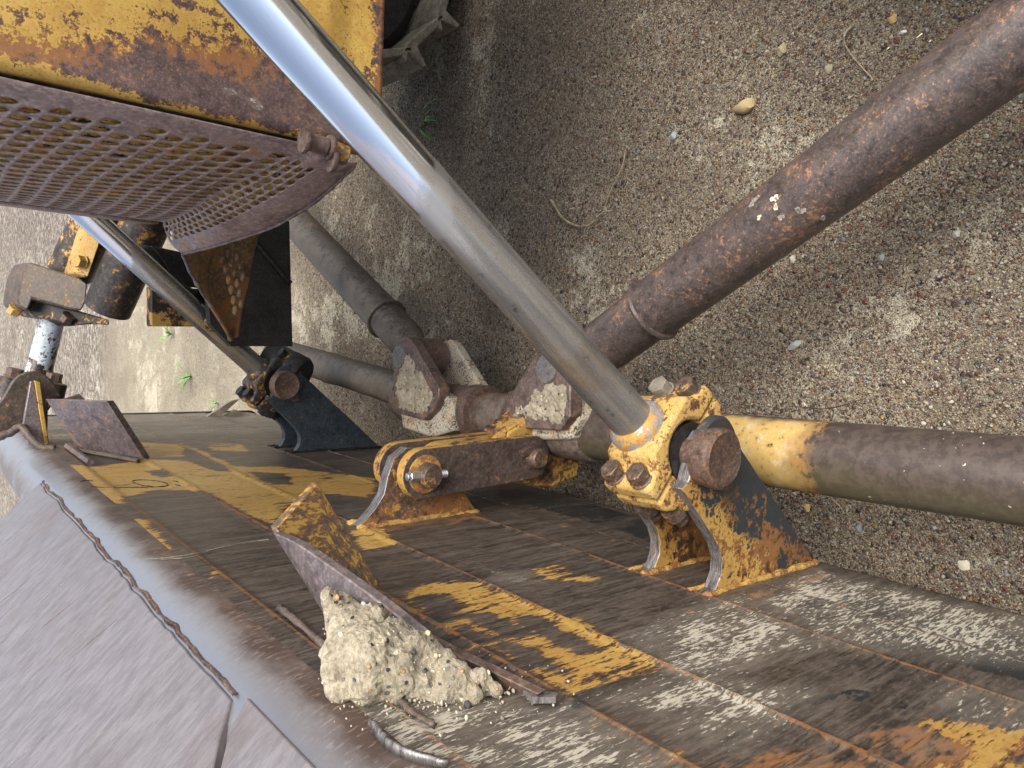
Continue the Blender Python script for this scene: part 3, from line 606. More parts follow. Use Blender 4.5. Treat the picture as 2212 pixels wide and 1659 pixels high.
sheetgrid_pts = [[p + Vector((.001, 0, 0)) for p in _l], [p + Vector((.010, -.004, .004*mnoise.noise(Vector((i*.5, 0, 0))))) for i, p in enumerate(_l)]]
bm = bmesh.new(); _v = [[bm.verts.new(p) for p in r_] for r_ in sheetgrid_pts]
for i in range(len(_l)-1): bm.faces.new((_v[0][i], _v[0][i+1], _v[1][i+1], _v[1][i]))
o = obj('bent_lip', bm, M['edge'], blade, 60); m_ = o.modifiers.new('thick', 'SOLIDIFY'); m_.thickness = .003
bm = bmesh.new(); prism(bm, [at_x(1130, 1500, XB+.004), at_x(1206, 1510, XB+.004), at_x(1200, 1519, XB+.004), at_x(1150, 1520, XB+.004)], (.006, 0, 0)); obj('scrap', bm, M['edge'], blade, 40)
# ---- far guard bracket
bm = bmesh.new(); q = [at_y(98, 862, 2.20), at_y(230, 866, 2.02), at_x(310, 990, XB), at_x(170, 972, XB)]
prism(bm, q, Vector((0, .008, -.018))); fb = obj('guard_bracket', bm, M['steel'], blade, 40, .0015, label='flat far bracket plate with clean upper edge')
bm = bmesh.new(); prism(bm, [at_y(120, 868, 2.28), at_y(172, 851, 2.26), at_y(186, 866, 2.22), at_x(250, 960, XB), at_x(200, 960, XB)], (0, .012, 0)); obj('gusset', bm, M['brown'], fb, 40)
bm = bmesh.new(); tube_path(bm, [at_x(146, 964, XB+.006), at_x(196, 1000, XB+.006)], .009, 6, None, .1); obj('weld_remnant', bm, M['steel'], blade, 60)
bm = bmesh.new(); tube_path(bm, [at_x(160, 972, XB+.004), at_x(300, 996, XB+.004)], .006, 6, None, .3); obj('weld_bead', bm, M['seam'], blade, 60)
# ---- far end gussets
for s in [[(430, 912), (500, 866), (518, 862), (470, 905), (440, 916)], [(452, 920), (508, 885), (560, 905), (562, 925), (520, 928)]]:
    bm = bmesh.new(); prism(bm, [at_y(u, v, 2.95) for u, v in s], (0, .02, 0)); obj('end_gusset', bm, M['shoe'], blade, 40)

# ---- lift lugs on the blade, lift rods with their end caps
lugpx = [(1534, 1308), (1562, 1282), (1575, 1245), (1577, 1214), (1570, 1185), (1543, 1140), (1519, 1104), (1500, 1074), (1488, 1060), (1505, 1045), (1514, 1005), (1520, 965), (1538, 936), (1560, 927), (1590, 930), (1624, 982), (1668, 1051), (1713, 1119), (1777, 1220)]
LY = .581
lugp = [(max(XB-.002, at_y(u, v, .569).x), at_y(u, v, .569).z) for u, v in lugpx]
lugp[0] = (XB-.002, lugp[0][1]); lugp[-1] = (XB-.002, lugp[-1][1])
_p = at_y(1444, 972, .639); PX, PZ = _p.x, _p.z
RD = Vector((.648, .10, .756)).normalized()
def lift_side(yc, near):
    lm, cm, pm, bmt = (M['lug'], M['yrod'], M['pin'], M['bolt']) if near else (M['lugfar'], M['castdark'], M['brown'], M['black'])
    for k, dy in enumerate((-.058, .050)):
        bm = bmesh.new(); pts = [Vector((x, yc+dy, z)) for x, z in (lugp if near or True else lugp)]
        cut = len(pts)
        prism(bm, pts, (0, .020, 0), side=1)
        lug = obj('lift_lug', bm, [lm, M['edge'] if near else lm], blade, 28, .0012, label=('yellow and black lug plate at the near lift rod' if near else 'blue black lug plate at the far lift rod') if k == 0 else None or 'inner lug plate behind the rod end')
        bead([(XB+.001, yc+dy-.003, lugp[0][1]), (XB+.001, yc+dy-.003, lugp[-1][1])], .0055 if near else .004, M['weldy'] if near else M['black'])
        bead([(XB+.001, yc+dy+.023, lugp[0][1]), (XB+.001, yc+dy+.023, lugp[-1][1])], .0045, M['weldy'] if near else M['black'])
        if k == 0:
            bm = bmesh.new(); lathe(bm, (PX+.010, yc+dy, PZ-.016), (PX+.010, yc+dy-1, PZ-.016), [(0, .044), (.008, .044), (.012, .040)], 40); obj('boss', bm, lm, lug, 40)
            bm = bmesh.new(); box(bm, (PX-.036, yc+dy-.008, PZ-.034), (.009, 0, .004), (0, .010, 0), (-.003, 0, .008)); obj('pin_stop', bm, pm, lug, 40, .002)
    root = bpy.data.objects.new('lift_cylinder', None); link(root, dozer); root['label'] = 'near polished lift rod with yellow end cap' if near else 'far lift rod with black greasy end cap'
    rd = (at_t(556, 0, .70) - Vector((PX, yc, PZ))).normalized() if near else Vector((.640, -.06, .766)).normalized()
    pc = Vector((PX, yc, PZ)); qd = rd.cross(Vector((0, 1, 0))).normalized(); yd = qd.cross(rd).normalized()
    bm = bmesh.new(); rr = .0295
    r0 = .068; Lr = 1.15
    ra = pc + rd*r0
    if near: ra = at_t(1366, 908, (ra-CAM).dot(FWD)); rdx = (at_t(556, 0, .70)-ra).normalized()
    else: rdx = rd
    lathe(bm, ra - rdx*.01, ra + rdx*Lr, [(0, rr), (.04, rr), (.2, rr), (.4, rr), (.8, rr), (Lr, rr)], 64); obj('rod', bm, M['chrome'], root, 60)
    bm = bmesh.new(); lathe(bm, (ra - rdx*.022), ra + rdx, [(0, .040), (.014, .040), (.020, .0375), (.026, .031)], 48)
    obj('rod_collar', bm, M['collar'] if near else cm, root, 40)
    # cap: flange block + half ring below, ring axis along the pin
    def ringpts(rad, a0, a1, n=20):
        return [pc + (rd*math.cos(a0+(a1-a0)*i/n) + qd*math.sin(a0+(a1-a0)*i/n))*rad for i in range(n+1)]
    hw = .044; bm = bmesh.new()
    up_ = [pc+qd*.088+rd*.012, pc+qd*.088+rd*.036, pc+qd*.060+rd*.042, pc+qd*.048+rd*.060, pc-qd*.048+rd*.060, pc-qd*.060+rd*.042, pc-qd*.088+rd*.036, pc-qd*.088+rd*.012]
    inner = ringpts(.043, R(-74), R(74), 18)
    prism(bm, [p - yd*hw for p in up_ + inner], yd*hw*2); obj('rod_end', bm, cm, root, 35, .006)
    bm = bmesh.new(); lo = [pc-qd*.088+rd*.010, pc-qd*.088-rd*.012, pc-qd*.072-rd*.030] + [pc + (rd*math.cos(a)+qd*math.sin(a))*.079 for a in [R(180+60-i*12) for i in range(11)]][0:11] + [pc+qd*.072-rd*.030, pc+qd*.088-rd*.012, pc+qd*.088+rd*.010]
    lo[3:14] = lo[3:14]
    inner = ringpts(.043, R(76), R(284), 22)
    prism(bm, [p - yd*(hw-.002) for p in lo + inner], yd*(hw*2-.004)); obj('bearing_cap', bm, cm if near else cm, root, 35, .006)
    for sgn in (-1, 1):
        for y in (-.024, .024):
            hexbolt('bolt', pc + qd*sgn*.072 + rd*.040 + yd*y, rd, .0155, .016, M['mudb'] if near and sgn*qd.x > 0 and yd.y*y > 0 else bmt, root, rot=random.random(), label='bolt head')
            bm = bmesh.new(); lathe(bm, pc + qd*sgn*.072 - rd*.030 + yd*y, pc + qd*sgn*.072 - rd + yd*y, [(0, .015), (.016, .015), (.020, .011), (.03, .010)], 20); obj('bolt_end', bm, bmt, root, 40)
    bm = bmesh.new(); lathe(bm, (PX, yc+.085, PZ), (PX, yc-1, PZ), [(0, .024), (.150, .024)], 32); pin = obj('pin', bm, pm, root, 40)
    bm = bmesh.new(); lathe(bm, (PX, yc+.037, PZ), (PX, yc-1, PZ), [(0, .042), (.074, .042)], 32); obj('bushing', bm, M['black'], root, 40)
    bm = bmesh.new(); lathe(bm, (PX, yc-.060, PZ), (PX, yc-1, PZ), [(0, .038), (.022, .0405), (.0285, .0395), (.0315, .035), (.0305, .033), (.0300, .006)], 56); obj('pin_head', bm, pm, pin, 30)
lift_side(.639, True); lift_side(2.027, False)

# ---- push frame: cross beam, clevises, diagonal arms
BZ, BX = .24, -.165
frame = bpy.data.objects.new('push_frame', None); link(frame, dozer)
frame['label'] = 'tube push frame behind the blade'
def beam_part(y0, y1, pr, mat, **kw):
    bm = bmesh.new(); lathe(bm, (BX+.004, y0, BZ), (BX+.004, y1, BZ), pr, 56); return obj('cross_tube', bm, mat, frame, 50, **kw)
def mat_beamnear():
    g = G('yellow brown mossy tube'); x = g.sep(); n = g.noise(16, 6, .65); n2 = g.noise(70, 7, .72, off=3)
    y = g.add(x[1], g.mul(g.ma('SUBTRACT', n, .5), .10)); z = g.add(x[2], g.mul(g.ma('SUBTRACT', n2, .5), .06))
    col = g.mix(g.step(n2, .5, .1), (.05, .037, .032), (.085, .064, .054))
    nrm = g.sep(g.n('ShaderNodeNewGeometry').outputs['Normal'])
    side = g.add(nrm[0], g.mul(g.ma('SUBTRACT', n, .5), .8))
    yl = g.mul(g.step(y, .555, .02), g.step(y, .72, .03, True)); yl = g.mul(yl, g.step(g.add(nrm[2], g.mul(g.ma('SUBTRACT', n, .5), 1.2)), .35, .25))
    col = g.mix(g.mul(yl, g.step(n2, .38, .06)), col, g.mix(g.step(n2, .6, .1), (.50, .33, .11), (.52, .47, .34)))
    rim = g.mul(g.step(y, .53, .015), g.step(y, .56, .02, True)); col = g.mix(g.mul(rim, g.mul(.8, g.step(n2, .5, .05))), col, (.36, .19, .05))
    moss = g.mul(g.step(side, -.25, .4, True), g.step(y, .15, .2)); col = g.mix(g.mul(moss, .28), col, (.12, .115, .045))
    sp = g.step(g.noise(120, 3, .5, off=9), .72, .01); col = g.mix(sp, col, (.5, .47, .42))
    return g.out(col, .42, .05, g.bump(n2, .25, .0012), .5)
M['beamnear'] = mat_beamnear()
bm = bmesh.new(); lathe(bm, (-.119, -.35, BZ), (BX+.004, 1.02, BZ), [(0, .055), (.5, .055), (1.37, .055)], 56); obj('cross_tube', bm, M['beamnear'], frame, 50, label='near half of the cross tube, yellow patch beside the lug')
beam_part(1.0, 1.33, [(0, .060), (.015, .064), (.20, .064), (.205, .056), (.225, .056), (.23, .066), (.245, .066), (.25, .052), (.33, .052)], M['beam'])
beam_part(1.33, 1.72, [(0, .050), (.03, .050), (.032, .066), (.07, .066), (.075, .060), (.30, .060), (.375, .055), (.39, .050)], M['brown'])
bm = bmesh.new(); lathe(bm, (BX+.03, 1.71, BZ), (BX+.11, 2.7, BZ-.02), [(0, .046), (.4, .046), (.47, .050), (.49, .050), (.52, .048), (.95, .05)], 48); obj('cross_tube', bm, M['tubefar'], frame, 50, label='far half of the cross tube with a pale yellow smear')
# small yellow hub plates and bolt between the halves
bm = bmesh.new(); prism(bm, [at_y(u, v, 1.50) for u, v in [(982, 868), (1012, 864), (1018, 940), (978, 946)]], (0, .05, 0)); obj('hub_plate', bm, M['linky'], frame, 40, .004)
bm = bmesh.new(); prism(bm, [at_y(u, v, 1.38) for u, v in [(1052, 868), (1064, 862), (1098, 860), (1100, 905), (1070, 905), (1062, 938), (1038, 938), (1040, 910), (1052, 908)]], (0, .03, 0)); obj('hub_plate', bm, M['brownplain'], frame, 40, .004)
p = at_y(1037, 885, 1.44); bm = bmesh.new(); lathe(bm, p, p + Vector((.3, -1, .3)), [(-.03, .016), (.0, .017), (.02, .016), (.028, .011)], 24); obj('hub_bolt', bm, M['weld'], frame, 50)

def clevis(pinp, px_plate, knuckle):
    zt = .335
    top = [at_z(u, v, zt) for u, v in px_plate]
    bm = bmesh.new(); prism(bm, [p for p in top], (0, 0, -.032)); cl = obj('clevis', bm, M['brownplain'], frame, 40, .003)
    bm = bmesh.new(); prism(bm, [p + Vector((0, 0, -.125)) for p in top], (0, 0, -.028)); obj('clevis_arm', bm, M['forky'], cl, 40, .005)
    kn = [at_z(u, v, zt-.02) for u, v in knuckle]; bm = bmesh.new(); prism(bm, kn, (0, 0, -.13)); obj('knuckle', bm, M['forky'], cl, 40, .008)
    c = at_z(*pinp, zt)
    bm = bmesh.new(); lathe(bm, c + Vector((0, 0, .006)), c - Vector((0, 0, 1)), [(0, .027), (.003, .0285), (.17, .0285)], 40); obj('clevis_pin', bm, M['pingrey'], cl, 40)
    return c
far_px = [(850, 770), (851, 752), (861, 736), (880, 729), (890, 738), (948, 838), (948, 856), (938, 885), (915, 908), (868, 896), (850, 880)]
near_px = [(1165, 764), (1210, 762), (1232, 800), (1232, 900), (1210, 930), (1120, 925), (1100, 905), (1096, 870), (1112, 838), (1150, 775)]
cf = clevis((864, 771), far_px, [(862, 870), (905, 850), (948, 848), (975, 862), (978, 930), (930, 945), (868, 925)]); cn = clevis((1183, 797), near_px, [(1105, 850), (1160, 842), (1232, 850), (1250, 900), (1235, 950), (1150, 950), (1105, 925)])
def arm(c, far_pt, r, mat, collar, label, z=.28):
    c = Vector((c.x, c.y, z-.012)); d = (Vector(far_pt)-c).normalized(); root = bpy.data.objects.new('push_arm', None); link(root, dozer); root['label'] = label
    bm = bmesh.new(); lathe(bm, c + Vector((0, 0, .047)), c - Vector((0, 0, 1)), [(0, .045), (.004, .050), (.09, .050), (.094, .045)], 40); obj('eye', bm, M['brown'], root, 40)
    bm = bmesh.new(); x, y, a = basis(d); lathe(bm, c + d*.03, c + d, [(0, .036), (.03, .040), (.06, .049), (.075, r*.97), (collar-.03, r*.97)], 56); obj('tube', bm, mat, root, 50)
    bm = bmesh.new(); lathe(bm, c + d*(collar-.032), c + d, [(0, r*.97), (.001, r+.006), (.006, r+.008), (.011, r+.006), (.0125, r+.001)], 56); obj('collar', bm, mat, root, 40)
    bm = bmesh.new(); lathe(bm, c + d*(collar-.022), c + d, [(0, r+.001), (.5, r+.001), (1.6, r+.003)], 64); obj('tube', bm, mat, root, 60)
arm(cn, at_z(2150, 122, .27), .0535, M['tube'], .255, 'near rusty brown diagonal push arm tube')
arm(cf, at_z(668, 510, .27), .0515, M['tubefar'], .235, 'far grey brown diagonal push arm tube')

def on_tube(u, v, c, d, rad):
    rr = ray(u, v).normalized(); d = d.normalized(); w0 = CAM-c; m_ = rr - d*rr.dot(d); n_ = w0 - d*w0.dot(d)
    A_, B_, C_ = m_.dot(m_), 2*m_.dot(n_), n_.dot(n_)-rad*rad; D_ = B_*B_-4*A_*C_
    p = CAM + rr*((-B_-math.sqrt(max(D_, 0)))/(2*A_)); nn_ = p-c; return p, (nn_ - d*nn_.dot(d)).normalized()
def flecks(arm_name_root, items, c, d, rad):
    for u, v, sz, m in items:
        p, nrm_ = on_tube(u, v, c, d, rad); bm = bmesh.new(); x, y, a = basis(nrm_)
        for k in range(5):
            o = (x*random.uniform(-1, 1) + y*random.uniform(-1, 1))*sz*.7; n = 9; s0 = sz*random.uniform(.35, .7)
            prism(bm, [p + o - a*.0004 + (x*math.cos(i*2*math.pi/n) + y*math.sin(i*2*math.pi/n))*s0*random.uniform(.6, 1.2) for i in range(n)], a*.0011)
        obj('fleck', bm, m, arm_name_root, 0)
_c = Vector((cn.x, cn.y, .268)); _d = at_z(2150, 122, .27) - _c
flecks([o for o in dozer.children if o.name.startswith('push_arm')][0], [(1672, 432, .006, PAINT), (1676, 446, .005, PAINT), (1640, 470, .0035, PAINT), (1632, 430, .006, GREYF), (1624, 440, .005, GREYF), (1730, 455, .007, GREYF), (1690, 470, .005, GREYF), (1780, 470, .004, GREYF), (1985, 78, .004, PAINT), (1918, 105, .002, PAINT), (2010, 88, .002, PAINT)], _c, _d, .0545)

# ---- centre link between blade and cross tube
CYN = 1.085
A = at_y(918, 1024, CYN); B = at_y(1152, 988, CYN)
lugc = [(770, 1146), (792, 1122), (812, 1098), (830, 1068), (838, 1030), (852, 990), (880, 968), (920, 970), (960, 1000), (1002, 1062), (1032, 1104)]
bm = bmesh.new(); pts = [at_y(u, v, CYN+.045) for u, v in lugc]; pts[0].x = XB-.002; pts[-1].x = XB-.002
pts = [Vector((min(p.x, -.19), p.y, p.z)) for p in pts]
prism(bm, pts, (0, .024, 0), side=1); cl = obj('centre_lug', bm, [M['luc'], M['edge']], blade, 28, .001, label='middle lug plate carrying the short link')
bead([pts[0]+Vector((.002, -.004, 0)), pts[-1]+Vector((.002, -.004, 0))], .007, M['weldy']); bead([pts[0]+Vector((.002, .03, 0)), pts[-1]+Vector((.002, .03, 0))], .007, M['weldy'])
lk = bpy.data.objects.new('link', None); link(lk, dozer); lk['label'] = 'short brown double plate link with yellow upper edge'
def stadium(a, b, ra, rb, n=14):
    d = (b-a); d.y = 0; d.normalize(); s = Vector((-d.z, 0, d.x)); o = []
    for i in range(n+1):
        t = math.pi/2 + math.pi*i/n; o.append(a + (d*math.cos(t) + s*math.sin(t))*ra)
    for i in range(n+1):
        t = -math.pi/2 + math.pi*i/n; o.append(b + (d*math.cos(t) + s*math.sin(t))*rb)
    return o
st = stadium(A, B, .045, .043)
for dy, nm in ((0, 'link_plate'), (.082, 'link_plate')):
    bm = bmesh.new(); prism(bm, [p + Vector((0, dy, 0)) for p in st], (0, .022, 0), side=1); obj(nm, bm, [M['link'], M['linky']], lk, 28, .002)
d = (B-A).normalized(); fil = stadium(A + d*.075, B, .041, .040)
bm = bmesh.new(); prism(bm, [p + Vector((0, .0225, 0)) for p in fil], (0, .059, 0), side=1); obj('link_web', bm, [M['link'], M['linky']], lk, 28, .002)
bm = bmesh.new(); lathe(bm, A + Vector((0, .11, 0)), A - Vector((0, 1, 0)), [(0, .021), (.132, .021), (.138, .018)], 36); pn = obj('link_pin', bm, M['bolt'], lk, 40)
bm = bmesh.new(); lathe(bm, A, A - Vector((0, 1, 0)), [(0, .034), (.003, .034), (.004, .031)], 36); obj('pin_ring', bm, M['weld'], pn, 40)
q = A + Vector((0, -.012, 0)); zd = Vector((0, 0, 1))
hexbolt('lock_bolt', q + Vector((0, 0, .019)), zd, .010, .020, M['zinc'], pn, washer=False, rot=.3)
bm = bmesh.new(); lathe(bm, q + zd*.038, q + zd, [(0, .0065), (.006, .0065), (.007, .005)], 16); obj('bolt_tip', bm, M['zinc'], pn, 40)
bm = bmesh.new(); pr = [(-.02, .0075)] + [(-.02-.0022*i, .0078 if i % 2 else .0066) for i in range(1, 9)]; lathe(bm, q, q + zd, pr, 18); obj('bolt_thread', bm, M['zinc'], pn, 20)
bm = bmesh.new(); lathe(bm, B + Vector((0, .11, 0)), B - Vector((0, 1, 0)), [(0, .020), (.130, .020), (.134, .017)], 36); pn = obj('link_pin', bm, M['pin'], lk, 40)
bm = bmesh.new(); box(bm, B + Vector((.014, -.006, .024)), (.006, 0, .003), (0, .006, 0), (-.004, 0, .012)); obj('pin_keeper', bm, M['pin'], pn, 40, .001)
bm = bmesh.new(); e = [(1095, 935), (1140, 905), (1165, 885), (1215, 875), (1245, 900), (1258, 960), (1250, 1030), (1190, 1056), (1110, 1040)]
prism(bm, [at_y(u, v, 1.11) for u, v in e], (0, .085, 0), side=0); obj('frame_ear', bm, M['ear'], frame, 35, .006, label='yellow ear casting holding the link')
bm = bmesh.new(); tube_path(bm, smooth_path([at_y(1052, 960, 1.12), at_y(1105, 925, 1.12), at_y(1150, 898, 1.12), at_y(1195, 880, 1.12)], 8), .008, 6, None, .15); obj('rib', bm, M['linky'], frame, 60)

# ---- radiator guard: perforated bowed sheet with a flared, bent skirt
SYN, SXF, TOPZ = .92, .25, 1.75
PY, PT = .0200, .0247
def nbow(y): return SXF - .064*(1-((y-1.33)/.41)**2)
def on_guard(u, v):
    """point of the bowed sheet seen at a photo position"""
    lo, hi = .90, 1.40; f = lambda y: at_y(u, v, y).x - nbow(y)
    ys_ = np.linspace(lo, hi, 400); vals = [f(y) for y in ys_]
    for k in range(399):
        if vals[k] <= 0 < vals[k+1] or vals[k] >= 0 > vals[k+1]: return at_y(u, v, ys_[k])
    return at_y(u, v, ys_[int(np.argmin(np.abs(vals)))])
BP = [on_guard(*q) for q in ((700, 302), (655, 322), (603, 350), (560, 372), (522, 391), (485, 410), (450, 428))]
BY = [p.y for p in BP]; BZ_ = [p.z for p in BP]
o_ = np.argsort(BY); BY = list(np.array(BY)[o_]) + [1.40]; BZ_ = list(np.array(BZ_)[o_]); BZ_.append(BZ_[-1] + .004)
def zb(y): return float(np.interp(y, BY, BZ_))
YEND = .955 + PY*round((1.375-.955)/PY)
EPX = [(775, 350), (735, 388), (680, 436), (630, 468), (590, 490), (540, 508), (490, 524), (440, 538), (395, 548)]
ek = []
for k, q in enumerate(EPX):
    y = .92 + (YEND-.92)*k/8; ek.append((y, at_y(*q, .93 + (1.33-.93)*(k/8)**.9)))
ep = smooth_path([e[1] for e in ek], 8); epy = []
for (a, _), (b, _) in zip(ek, ek[1:]): epy += [a + (b-a)*i/8 for i in range(8)]
epy.append(ek[-1][0])
SHK = 0.0
def edgept(y):
    y = min(max(y, epy[0]), epy[-1])
    for i in range(len(epy)-1):
        if y <= epy[i+1]: f = (y-epy[i])/(epy[i+1]-epy[i]); return ep[i]*(1-f) + ep[i+1]*f
    return ep[-1]
def gp(y, t, off=0):
    """guard surface: y along its width, t>0 height above the bend, t<0 down the skirt (t=-1 is the bottom edge)"""
    if t >= 0: return Vector((nbow(y+SHK*t)+off, y+SHK*t, zb(y)+t)) if y > .958 else Vector((nbow(y)+off, y, zb(y)+t))
    a = Vector((nbow(y)+off, y, zb(y))); e = edgept(y) + Vector((off*.4, 0, 0)); k = -t
    return a*(1-k) + e*k + Vector((-.012, -.004, .008))*math.sin(k*math.pi)*.6
def perforated():
    bm = bmesh.new(); seg = 12
    cols = int(round((1.375-.955)/PY)); YE = .955 + PY*cols
    cache = {}
    def V(y, t):
        k = (round(y, 5), round(t, 5))
        if k not in cache: cache[k] = bm.verts.new(gp(y, t))
        return cache[k]
    def side(y0, y1, t):
        n = max(1, int(round((y1-y0)/(PY/4)))); return [(y0+(y1-y0)*k/n, t) for k in range(n+1)]
    def quad(y0, y1, t0, t1):
        if y1-y0 > 1e-4: bm.faces.new([V(*q) for q in side(y0, y1, t0)] + [V(*q) for q in side(y0, y1, t1)[::-1]])
    def cell(yc, tc, hy, ht, ry, rt):
        o = side(yc-hy, yc+hy, tc-ht) + side(yc-hy, yc+hy, tc+ht)[::-1]; n = len(o)
        an = [math.atan2((t-tc)/ht, (y-yc)/hy) for y, t in o]; ro = [V(*q) for q in o]; inn_ = []
        for k in range(n):
            a, b = an[k], an[(k+1) % n]
            while b < a: b += 2*math.pi
            for f in (0, .5): c = a + (b-a)*f; inn_.append(bm.verts.new(gp(yc + ry*math.cos(c), tc + rt*math.sin(c))))
        for k in range(n): bm.faces.new((ro[k], ro[(k+1) % n], inn_[(2*k+2) % (2*n)], inn_[2*k+1], inn_[2*k]))
    def row(tc, ht, ry, rt, odd, first=0):
        """one row of holes across the sheet; odd rows are shifted by half a pitch"""
        a = .955
        if odd: quad(a, a+PY/2, tc-ht, tc+ht); a += PY/2
        for i in range(cols - (1 if odd else 0)):
            y = a + PY*(i+.5)
            if i < first: quad(y-PY/2, y+PY/2, tc-ht, tc+ht)
            else: cell(y, tc, PY/2, ht, ry, rt)
        if odd: quad(YE-PY/2, YE, tc-ht, tc+ht)
    for j in range(32): row(PT*(j+.5), PT/2, .0076, .0098, j % 2 == 1, 1 if j % 6 == 1 else 0)
    h = .12
    for j in range(4): row(-h*(j+.5), h/2, .0077, .049, j % 2 == 0, 0)
    for q in range(5):
        a = -.48 - .52*q/5; b = -.48 - .52*(q+1)/5; k = 0
        while .955 + PY*k < YE - 1e-6: quad(.955+PY*k, .955+PY*(k+1), b, a); k += 1
    # plain margin towards the near edge
    ye = [.925, .935, .945, .955]
    for a, b in zip(ye, ye[1:]):
        tt = [-1, -.8, -.6, -.48, -.36, -.24, -.12, 0] + [PT*k for k in range(1, 33)]
        for p, q in zip(tt, tt[1:]): bm.faces.new([V(a, p), V(b, p), V(b, q), V(a, q)])
    bmesh.ops.remove_doubles(bm, verts=bm.verts, dist=.00008)
    return bm
radg = bpy.data.objects.new('radiator_guard', None); link(radg, dozer); radg['label'] = 'brown bowed radiator guard with round holes'
g_ = obj('perforated_sheet', perforated(), M['guard'], radg, 30)
s_ = g_.modifiers.new('thick', 'SOLIDIFY'); s_.thickness = .0020; s_.offset = 0
# the far half of the same sheet, mirrored, plain
def sheetgrid(name, rows, mat, parent, thick=.0045, **kw):
    bm = bmesh.new(); vs = [[bm.verts.new(p) for p in r] for r in rows]
    for a, b in zip(vs, vs[1:]):
        for i in range(len(a)-1): bm.faces.new((a[i], a[i+1], b[i+1], b[i]))
    o = obj(name, bm, mat, parent, 60, **kw)
    if thick: m = o.modifiers.new('thick', 'SOLIDIFY'); m.thickness = thick; m.offset = 0
    return o
# bent far flap: seen from its inner side
ribs = smooth_path([at_y(394, 549, 1.332), at_y(412, 590, 1.36), at_y(441, 640, 1.38), at_y(475, 690, 1.40), at_y(500, 735, 1.42)], 8)
inn = smooth_path([at_y(560, 500, 1.42), at_y(545, 560, 1.44), at_y(536, 615, 1.45), at_y(522, 670, 1.45), at_y(512, 728, 1.44)], 8)
rows = []
for k in range(9):
    t = k/8; rows.append([a.lerp(b, t) + Vector((.0, .03, 0))*math.sin(t*math.pi) + Vector((.012*math.sin(i_*.19), 0, .006*math.sin(i_*.19)))*(1-t) for i_, (a, b) in enumerate(zip(ribs, inn))])
sheetgrid('bent_flap', rows, M['guardin'], radg, .005)
bm = bmesh.new(); tube_path(bm, [gp(.935, -1)] + ep[4:] + ribs[1:], .0028, 8, lambda t: .0028*(1+.5*mnoise.noise(Vector((t*40, 0, 0)))), .15); obj('torn_edge', bm, M['steel'], radg, 180)
for i in range(6):      # dimples punched through it
    for j in range(3):
        u = 478 + i*9 + j*12 - (i*i*.6); v = 560 + i*22 - j*14
        if u > 528: continue
        p = at_y(u, v, 1.375); bm = bmesh.new(); bmesh.ops.create_icosphere(bm, subdivisions=2, radius=1)
        x = Matrix.Translation(p) @ Matrix.Diagonal((.0095, .006, .005, 1)); bmesh.ops.transform(bm, matrix=x, verts=bm.verts)
        obj('dimple', bm, M['guardin'], radg, 180)
yy = [.94 + (1.36-.94)*i/30 for i in range(31)]
sheetgrid('guard_backing', [[gp(y, t, .012) for y in yy] for t in [-.66, -.5, -.3, -.15] + [i*.05 for i in range(17)]], M['backing'], radg, .003)
yy = [1.40 + .35*i/14 for i in range(15)]
sheetgrid('side_sheet', [[Vector((nbow(y), y, zb(1.38)+t)) for y in yy] for t in [i*.1 for i in range(9)]], M['guard'], radg, .0045)

# hinge knuckles at the lower corner
for k, (u0, v0, u1, v1, r) in enumerate([(652, 300, 706, 318, .0115), (712, 322, 748, 338, .013)]):
    a, b = at_y(u0, v0, .895), at_y(u1, v1, .895); bm = bmesh.new(); lathe(bm, a, b, [(0, r), ((b-a).length, r)], 28); obj('hinge_knuckle', bm, M['brownplain'] if k == 0 else M['bracket'], radg, 40, .002)
for u, v in ((652, 303), (708, 318), (712, 345)):
    a = at_y(u, v, .893); bm = bmesh.new(); lathe(bm, a, a + Vector((0, 0, -1)), [(0, .015), (.003, .016), (.006, .015)], 28); obj('hinge_ring', bm, M['brownplain'], radg, 40)

# ---- hood side panel
body = bpy.data.objects.new('engine_hood', None); link(body, dozer); body['label'] = 'yellow engine hood with rust streaked side panel'
nx, nz = 130, 130; xs = np.concatenate([[SXF+.010, SXF+.010, SXF+.012, SXF+.015], np.linspace(SXF+.019, .62, 110), np.linspace(.65, 1.6, 12)]); zs = np.concatenate([np.linspace(.790, 1.30, 110), np.linspace(1.33, 1.75, 10)])
XX, ZZ = np.meshgrid(xs, zs, indexing='ij')
YY = np.full_like(XX, .92); YY[0] += .03; YY[1] += .006; YY[2] += .0015
crease = np.clip((XX-.36-(ZZ-.8)*.12)/.03, 0, 1); YY += -.006*crease*(ZZ > .84)*np.clip((ZZ-.84)/.03, 0, 1) + vnoise(XX, ZZ, .12, 31)*.004
P = np.stack([XX, YY, ZZ], -1).reshape(-1, 3)
me = grid_mesh('side_panel', P, len(xs), len(zs))
def onp(poly): return [(lambda p: (p.x, p.z))(at_y(u, v, .92)) for u, v in poly]
Qp = P[:, [0, 2]]
bare = sdist(Qp, onp([(-400, 90), (0, 130), (130, 150), (250, 135), (330, 125), (450, 150), (600, 155), (700, 230), (860, 330), (860, 420), (-400, 300)]))
fad = sdist(Qp, onp([(-400, -20), (0, 60), (200, 100), (330, 90), (450, 110), (600, 120), (860, 250), (860, 420), (-400, 300)]))
edg = np.clip(1-(Qp[:, 1]-.790)/.035, 0, 1); lip = np.clip(1-(Qp[:, 0]-SXF-.010)/.011, 0, 1)
Rr = np.clip(.84 - np.clip(.5+fad/.10, 0, 1)*.20 - np.clip(.5+bare/.05, 0, 1)*.36 - edg*.25 + lip*.5, .05, .9)
Bb = np.clip(.45 + np.clip(.5+fad/.05, 0, 1)*.35 - np.clip(.5+bare/.04, 0, 1)*.50 + edg*.2, .2, .95)
